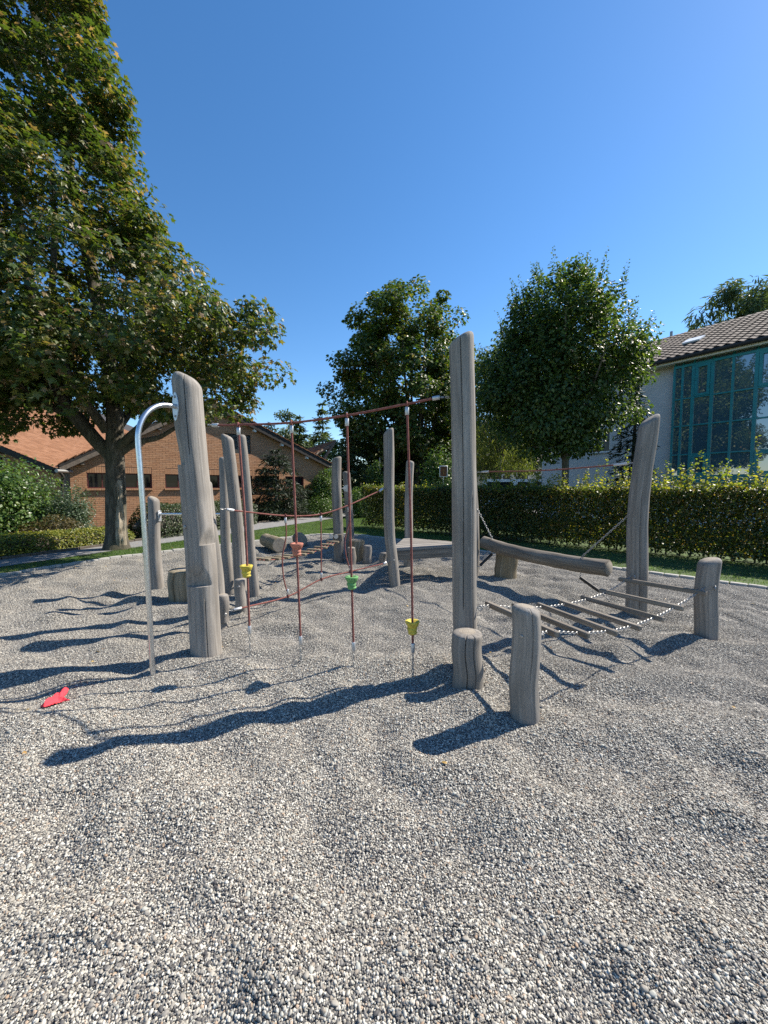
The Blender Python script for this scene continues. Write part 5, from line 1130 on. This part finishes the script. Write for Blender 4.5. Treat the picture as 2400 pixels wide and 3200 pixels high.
for k in range(140):
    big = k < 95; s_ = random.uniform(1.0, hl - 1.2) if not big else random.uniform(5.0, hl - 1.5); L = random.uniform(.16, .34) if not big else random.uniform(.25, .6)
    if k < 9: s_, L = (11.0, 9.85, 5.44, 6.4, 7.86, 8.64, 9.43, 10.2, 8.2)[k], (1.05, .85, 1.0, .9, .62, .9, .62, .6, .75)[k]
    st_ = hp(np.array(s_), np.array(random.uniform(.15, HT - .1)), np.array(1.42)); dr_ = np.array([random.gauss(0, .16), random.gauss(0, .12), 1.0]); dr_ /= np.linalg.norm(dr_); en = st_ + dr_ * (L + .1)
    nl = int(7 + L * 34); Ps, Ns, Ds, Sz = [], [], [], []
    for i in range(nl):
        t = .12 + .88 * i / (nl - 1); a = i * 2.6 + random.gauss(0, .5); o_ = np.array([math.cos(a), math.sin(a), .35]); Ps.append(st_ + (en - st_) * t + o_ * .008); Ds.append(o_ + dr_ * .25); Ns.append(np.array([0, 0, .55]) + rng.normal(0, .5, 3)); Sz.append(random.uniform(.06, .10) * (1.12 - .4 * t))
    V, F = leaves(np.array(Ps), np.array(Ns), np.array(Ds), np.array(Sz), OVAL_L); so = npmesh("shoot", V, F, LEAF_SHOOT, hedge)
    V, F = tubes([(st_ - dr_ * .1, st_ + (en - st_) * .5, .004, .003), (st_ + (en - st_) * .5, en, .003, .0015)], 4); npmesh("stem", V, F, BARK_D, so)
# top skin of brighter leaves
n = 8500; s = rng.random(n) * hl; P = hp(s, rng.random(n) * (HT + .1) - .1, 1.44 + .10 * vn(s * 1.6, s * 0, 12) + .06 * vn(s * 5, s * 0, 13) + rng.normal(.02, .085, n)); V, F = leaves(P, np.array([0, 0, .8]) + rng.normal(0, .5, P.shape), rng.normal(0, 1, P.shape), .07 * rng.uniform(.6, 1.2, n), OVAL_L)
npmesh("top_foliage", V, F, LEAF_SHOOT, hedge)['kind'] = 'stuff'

# shrubs and low hedges by the brick hall
def bush(label, c, rx, ry, h, n, size, tmpl, leafm, up=.4, name="garden_shrub", group="shrubs in the bed before the brick hall", lump=.3, k=None, cat="shrub", z0=.05):
    root = thing(name, label, cat, (c[0], c[1], 0), group); k = k or max(14, int(34 * rx * h)); d = sph(k); d[:, 2] = np.abs(d[:, 2]) * 1.0; f = rng.uniform(.35, 1, k) ** .5
    C = np.stack([c[0] + d[:, 0] * rx * f * .82, c[1] + d[:, 1] * ry * f * .82, z0 + .12 * h + (d[:, 2] * f + .02) * h * .80], 1); skirt = rng.random(k) < .25; C[skirt, 2] = z0 + rng.random(skirt.sum()) * h * .4
    cr = rng.uniform(.7, 1.25, k) * .30 * min(rx, h) * (1 + lump); V, F = cluster_leaves(C, cr, max(6, n // k), size, tmpl, up, .85, np.array([c[0], c[1], h * .3]), .15, .4); V[:, 2] = np.maximum(V[:, 2], .02); npmesh("foliage", V, F, leafm, root)['kind'] = 'stuff'
    pc = [(np.array([c[0] + random.gauss(0, .1 * rx), c[1] + random.gauss(0, .1 * ry), -.05]), q, .02, .006) for q in C[:: max(1, k // 14)]]; V, F = tubes(pc, 5); npmesh("stems", V, F, BARK_D, root, smooth=True)['kind'] = 'stuff'
    return root
def low_hedge(label, P, w, h, n, size, leafm, name="low_hedge"):
    P = np.array(P, float); Q = spline(P, .1); L = np.concatenate([[0], np.cumsum(np.linalg.norm(np.diff(Q, axis=0), axis=1))]); root = thing(name, label, "hedge", (*P[len(P) // 2][:2], 0), "low clipped hedges beside the path")
    s = rng.random(n) * L[-1]; c = np.stack([np.interp(s, L, Q[:, k]) for k in range(2)], 1); t = np.stack([np.interp(s + .1, L, Q[:, k]) - np.interp(s - .1, L, Q[:, k]) for k in range(2)], 1); t /= np.linalg.norm(t, axis=1)[:, None] + 1e-9; nn = np.stack([-t[:, 1], t[:, 0]], 1)
    ends = np.clip(np.minimum(s, L[-1] - s) / .5, 0.05, 1) ** .5; a = rng.uniform(0, math.pi, n); r = 1 - .5 * rng.beta(1, 3, n); e_ = 5; ca, sa = np.cos(a), np.sin(a); q = (np.abs(ca) ** e_ + np.abs(sa) ** e_) ** (-1 / e_); bumpy = 1 + .14 * vn(s * 2.2, a * 1.5, 17) + .1 * vn(s * 7, a * 4, 18)
    x = ca * q * r * w / 2 * ends * bumpy; z = np.maximum(sa * q * r * h * ends * bumpy, .01); hh = np.interp(s, L, np.linspace(0, 1, len(L))) * 0
    Pn = np.c_[c + nn * x[:, None], z]; od = np.c_[nn * (ca)[:, None], sa]; V, F = leaves(Pn, od * .8 + np.array([0, 0, .3]) + rng.normal(0, .45, Pn.shape), od * .5 + rng.normal(0, .7, Pn.shape), size * rng.uniform(.6, 1.25, n), QUAD_L if n > 12000 else OVAL_L)
    npmesh("foliage", V, F, leafm, root)['kind'] = 'stuff'
    core = MB(); qq = Q[::4]; core.add(*sweep(np.c_[qq[:, :2], np.full(len(qq), h * .36)], np.r_[.04, np.full(len(qq) - 2, min(w * .36, h * .36)), .04], 10)); core.build("branches", BARK_D, root); return root
low_hedge("low yellow green clipped hedge along the far side of the path left of the maple", [(-9.6, 6.9), (-8.55, 8.95), (-7.95, 10.3), (-7.4, 11.6)], .95, .46, 15000, .055, LEAF_YEL)
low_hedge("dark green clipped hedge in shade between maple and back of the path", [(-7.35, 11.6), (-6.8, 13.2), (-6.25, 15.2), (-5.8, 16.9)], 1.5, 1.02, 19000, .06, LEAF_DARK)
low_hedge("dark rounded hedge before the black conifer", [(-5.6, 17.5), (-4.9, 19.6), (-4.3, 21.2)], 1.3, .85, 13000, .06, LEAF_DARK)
bush("lighter green clipped round bush at the far bend of the path", (-3.25, 20.6), 1.35, .9, 1.0, 8000, .06, QUAD_L, LEAF_BUSH, lump=.1)
bush("large glossy green shrub at the left below the wall lamp", (-11.3, 11.6), 1.75, 1.5, 2.25, 15000, .105, OVAL_L, LEAF_BUSH)
bush("second glossy green shrub cut by the left picture edge", (-12.9, 10.4), 1.6, 1.4, 2.3, 9000, .105, OVAL_L, LEAF_BUSH)
sb = bush("blue green shrub with upright tips right before the brick corner", (-9.75, 12.0), .85, .75, 1.65, 9000, .06, OVAL_L, LEAF_BLUE)
st0 = np.array([(-9.75 + random.gauss(0, .42), 12 + random.gauss(0, .35), random.uniform(1.0, 1.5)) for _ in range(26)]); dr0 = np.array([(random.gauss(0, .12), random.gauss(0, .12), 1) for _ in range(26)]); V, F = shoot_set(st0, dr0, rng.uniform(.25, .5, 26), 26, .06, OVAL_L); npmesh("upright_tips", V, F, LEAF_BLUE, sb)['kind'] = 'stuff'
st0 = np.array([(-9.0, 12.1, .5 + .15 * i) for i in range(5)]); dr0 = np.array([(.5 + random.gauss(0, .1), .1, .75) for _ in range(5)]); V, F = shoot_set(st0, dr0, rng.uniform(.7, 1.1, 5), 15, .05, OVAL_L); npmesh("loose_twigs", V, F, LEAF_BLUE, sb)['kind'] = 'stuff'
bush("brownish low shrub behind the yellow green hedge", (-9.2, 10.9), 1.2, .6, .62, 5000, .05, OVAL_L, leaf_mat("brownish_leaves", [(0, (.05, .045, .02)), (1, (.13, .10, .035))], .25))
bush("tall green shrub before the right end of the brick gable", (-3.2, 21.6), .95, .8, 2.7, 9000, .10, OVAL_L, LEAF_BUSH, .3)
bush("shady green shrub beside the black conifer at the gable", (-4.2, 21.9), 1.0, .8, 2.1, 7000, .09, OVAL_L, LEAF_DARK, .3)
bush("bright green shrub where the path leaves behind the slim posts", (-1.2, 20.3), .85, .9, 1.7, 6500, .08, OVAL_L, LEAF_BUSH, .3)
bush("sunlit young shrub under the rounded tree", (3.3, 23.6), 1.3, 1.0, 4.1, 7000, .14, OVAL_L, LEAF_BUSH, .3, group="shrubs around the parking lot")
bush("slender young tree like shrub with pale leaves left of the round topped post", (-.5, 25.5), .75, .7, 3.6, 5000, .13, OVAL_L, LEAF_BUSH, .3, group="shrubs around the parking lot")
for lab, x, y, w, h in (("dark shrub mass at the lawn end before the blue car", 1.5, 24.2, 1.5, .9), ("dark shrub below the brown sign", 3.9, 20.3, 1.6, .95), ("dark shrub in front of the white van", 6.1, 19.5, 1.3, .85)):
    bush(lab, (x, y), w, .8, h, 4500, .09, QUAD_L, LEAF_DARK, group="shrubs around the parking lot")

# conifers
def conifer(name, label, x, y, h, r, n_w, leafm, size, per, droop=.35, z0=.3, group=None, narrow=1.0, layered=False):
    root = thing(name, label, "tree", (x, y, 0), group); MB().add(*sweep(np.array([(x, y, -.1), (x, y, h * .5), (x, y, h * .98)]), [.035 * h ** .6 + .05, .02 * h ** .6 + .02, .012], 10)).build("trunk", BARK_D, root)
    Ps, Ns, Ds, Sz, pcs = [], [], [], [], []
    for i in range(n_w):
        f = (i + random.random() * .6) / n_w; z = z0 + (h - z0) * f; L = r * (1 - f) ** narrow * random.uniform(.75, 1.1) + .08
        for b in range(7 if not layered else 6):
            a = random.uniform(0, 2 * math.pi); l = L * random.uniform(.65, 1.1); d = np.array([math.cos(a), math.sin(a), 0]); q0 = np.array([x, y, z]); q1 = q0 + d * l + np.array([0, 0, -droop * l + (.12 * l if f > .7 else 0)]); pcs.append((q0, q1, .012, .004))
            m = int(per * (l / r) + 6); t = rng.random(m) ** .7; side = np.array([-d[1], d[0], 0]); wob = rng.normal(0, 1, m) * .22 * l * (1.05 - t) + rng.normal(0, .03, m)
            Ps.append(q0 + (q1 - q0) * t[:, None] + side * wob[:, None] + np.c_[np.zeros(m), np.zeros(m), rng.normal(0, .04, m) + .12 * l * np.sin(t * 3)]); Ds.append(np.tile(d, (m, 1)) * .8 + side * np.sign(wob)[:, None] * .7 + rng.normal(0, .3, (m, 3)) - np.array([0, 0, .35])); Ns.append(np.array([0, 0, 1.0]) + rng.normal(0, .5, (m, 3))); Sz.append(size * rng.uniform(.6, 1.3, m))
    tm = NEED_L * np.array([1, 3.2, 1]); V, F = leaves(np.vstack(Ps), np.vstack(Ns), np.vstack(Ds), np.concatenate(Sz), tm); npmesh("crown", V, F, leafm, root)['kind'] = 'stuff'; V, F = tubes(pcs, 4); npmesh("branches", V, F, BARK_D, root)['kind'] = 'stuff'; return root
conifer("spruce_tree", "dark spruce squeezed between the dense tree and the teal glazed bay", 8.75, 14.0, 5.2, 1.5, 26, LEAF_PINE, .16, 34, .42, group="dark conifers near the buildings")
conifer("shrubby_pine", "low layered black conifer growing before the brick gable windows", -5.1, 18.8, 3.3, 2.1, 15, LEAF_PINE, .17, 105, .05, z0=.35, group="dark conifers near the buildings", narrow=.75, layered=True)
G2 = "trees far beyond the playground"
conifer("far_conifer", "pale green conifer rising behind the entrance canopy, leftmost of the far conifers", -8.9, 42, 9.0, 2.8, 20, LEAF_FAR, .5, 40, .15, group=G2)
conifer("far_conifer", "tallest pale conifer behind the entrance canopy", -6.6, 43, 10.6, 3.2, 22, LEAF_FAR, .5, 40, .2, group=G2)
conifer("far_conifer", "drooping green conifer right of the entrance canopy", -2.9, 33, 7.2, 2.5, 20, LEAF_FAR, .42, 46, .45, group=G2)
def far_tree(label, x, y, h, r, leafm, n_c, per, size, z0=2.0, weep=False, name="far_tree"):
    LBs = [[(x, y, -.1, .04 * h * .6), (x, y, h * .3, .03 * h * .6), (x + .2, y, h * .6, .015 * h)]]
    for k in range(6): t = k * 1.05; LBs.append([(x, y, h * .25, .07), (x + math.cos(t) * r * .4, y + math.sin(t) * r * .4, h * .5, .06), (x + math.cos(t) * r * .7, y + math.sin(t) * r * .7, h * .72, .03)])
    pr = [(z0, r * .55), (z0 + (h - z0) * .25, r * .9), (z0 + (h - z0) * .5, r), (z0 + (h - z0) * .75, r * .75), (h * .94, r * .35), (h, r * .1)]; Cc = env_points(n_c, pr, lambda z: (x, y), .2, seed=int(abs(x * 7 + y)) % 20)
    tree(name, label, LBs, Cc, rng.uniform(.14, .24, n_c) * r, per, size, QUAD_L if not weep else QUAD_L * np.array([1.6, .5, 1]), leafm, BARK_D, G2, up=.5 if not weep else .1, flat=.8 if not weep else 1.6, droop=.3 if not weep else 1.5, n=10, step=.8)
far_tree("light green willowy tree showing between the tallest post and the dense tree", 8.3, 29, 12.3, 3.4, LEAF_WILLOW, 130, 110, .24, 2.6, True)
far_tree("broad dark tree behind the trunk of the rounded tree", 3.4, 36, 8.2, 3.8, LEAF_DARK, 100, 90, .32, 1.0)
far_tree("dark tree between far conifer and rounded tree", .2, 38, 7.6, 3.2, LEAF_DARK, 80, 90, .32, .8)
far_tree("soft grey green tree peeking over the brick gable", -11.5, 47, 10.3, 3.2, LEAF_FAR, 70, 90, .36, 1.5)
far_tree("bright low tree behind the canopy struts", -5.0, 36, 6.0, 2.4, LEAF_BUSH, 60, 90, .3, .8)
far_tree("dark broad tree behind the willowy tree near the cream building", 12.5, 40, 10.5, 4.2, LEAF_DARK, 110, 90, .35, 3.0)
far_tree("drooping grey green tree above the dark roof, nearer the roof end", 30.6, 36, 20.0, 3.2, LEAF_FAR, 110, 110, .42, 8, True)
far_tree("drooping grey green tree above the dark roof, at the picture edge", 35.6, 38, 21.0, 3.2, LEAF_FAR, 110, 110, .42, 8, True)
for i, (x, y, h, r) in enumerate(((-26, 60, 9, 5), (-16, 62, 9.5, 5), (-1, 58, 9.5, 5.2), (9, 60, 10, 5.5), (19, 60, 10.5, 5.5))):
    far_tree(("far tree row, hazy crown over the orange wing", "far tree row, crown behind the pale conifers", "far tree row, crown behind the slender young tree", "far tree row, crown behind the rounded tree", "far tree row, crown over the cream building")[i], x, y, h, r, LEAF_FAR, 60, 70, .6, .5)

# grass blades on the lawn strips that read as turf
def on_lawn(x, y): return ~inside(x, y, GP) & (edge_dist(x, y, GP) > .06)
pb_poly = np.vstack([PN, PF[::-1]]); parts_ = []
for (xa, xb, ya, yb, n) in ((-9.5, -3.0, 3.5, 12.5, 90000), (-6.5, 2.0, 10.5, 20.5, 90000), (-.5, 9.5, 5.0, 14.5, 50000)):
    x = rng.uniform(xa, xb, n); y = rng.uniform(ya, yb, n); k = on_lawn(x, y) & ~inside(x, y, pb_poly)
    lx = np.interp(y, PN[:, 1], PN[:, 0]); k &= x > lx; dh = (x - h0[0]) * hn[0] + (y - h0[1]) * hn[1]; k &= (dh < .3) | (y > 15.5); parts_.append(np.c_[x[k], y[k]])
XY = np.vstack(parts_); n = len(XY); P = np.c_[XY, np.full(n, .01)]; hgt2 = rng.uniform(.02, .05, n) * (1 + .6 * vn(XY[:, 0] * .9, XY[:, 1] * .9, 25)); lean = rng.normal(0, .45, (n, 2)); a = rng.uniform(0, math.pi, n); w = np.c_[np.cos(a), np.sin(a), np.zeros(n)] * rng.uniform(.003, .006, n)[:, None]
V = np.stack([P - w, P + w, P + np.c_[lean * hgt2[:, None], hgt2]], 1).reshape(-1, 3); g = npmesh("grass", V, np.arange(3 * n).reshape(-1, 3), GRASS_B); tag(g, "short mown green grass around the gravel", None, None, 'stuff')
# fallen leaves
n = 190; x = np.r_[rng.uniform(-7, 6, 90), rng.uniform(-8, -2, 100)]; y = np.r_[rng.uniform(1.2, 9, 90), rng.uniform(7.5, 15, 100)]; z = np.where(inside(x, y, GP), gh(x, y) + .016, .045)
V, F = leaves(np.c_[x, y, z], np.array([0, 0, 1.0]) + rng.normal(0, .35, (n, 3)), rng.normal(0, 1, (n, 3)), rng.uniform(.02, .042, n), OVAL_L); g = npmesh("fallen_leaves", V, F, LEAF_FALLEN); tag(g, "few dry fallen leaves scattered on grass and gravel", None, None, 'stuff')
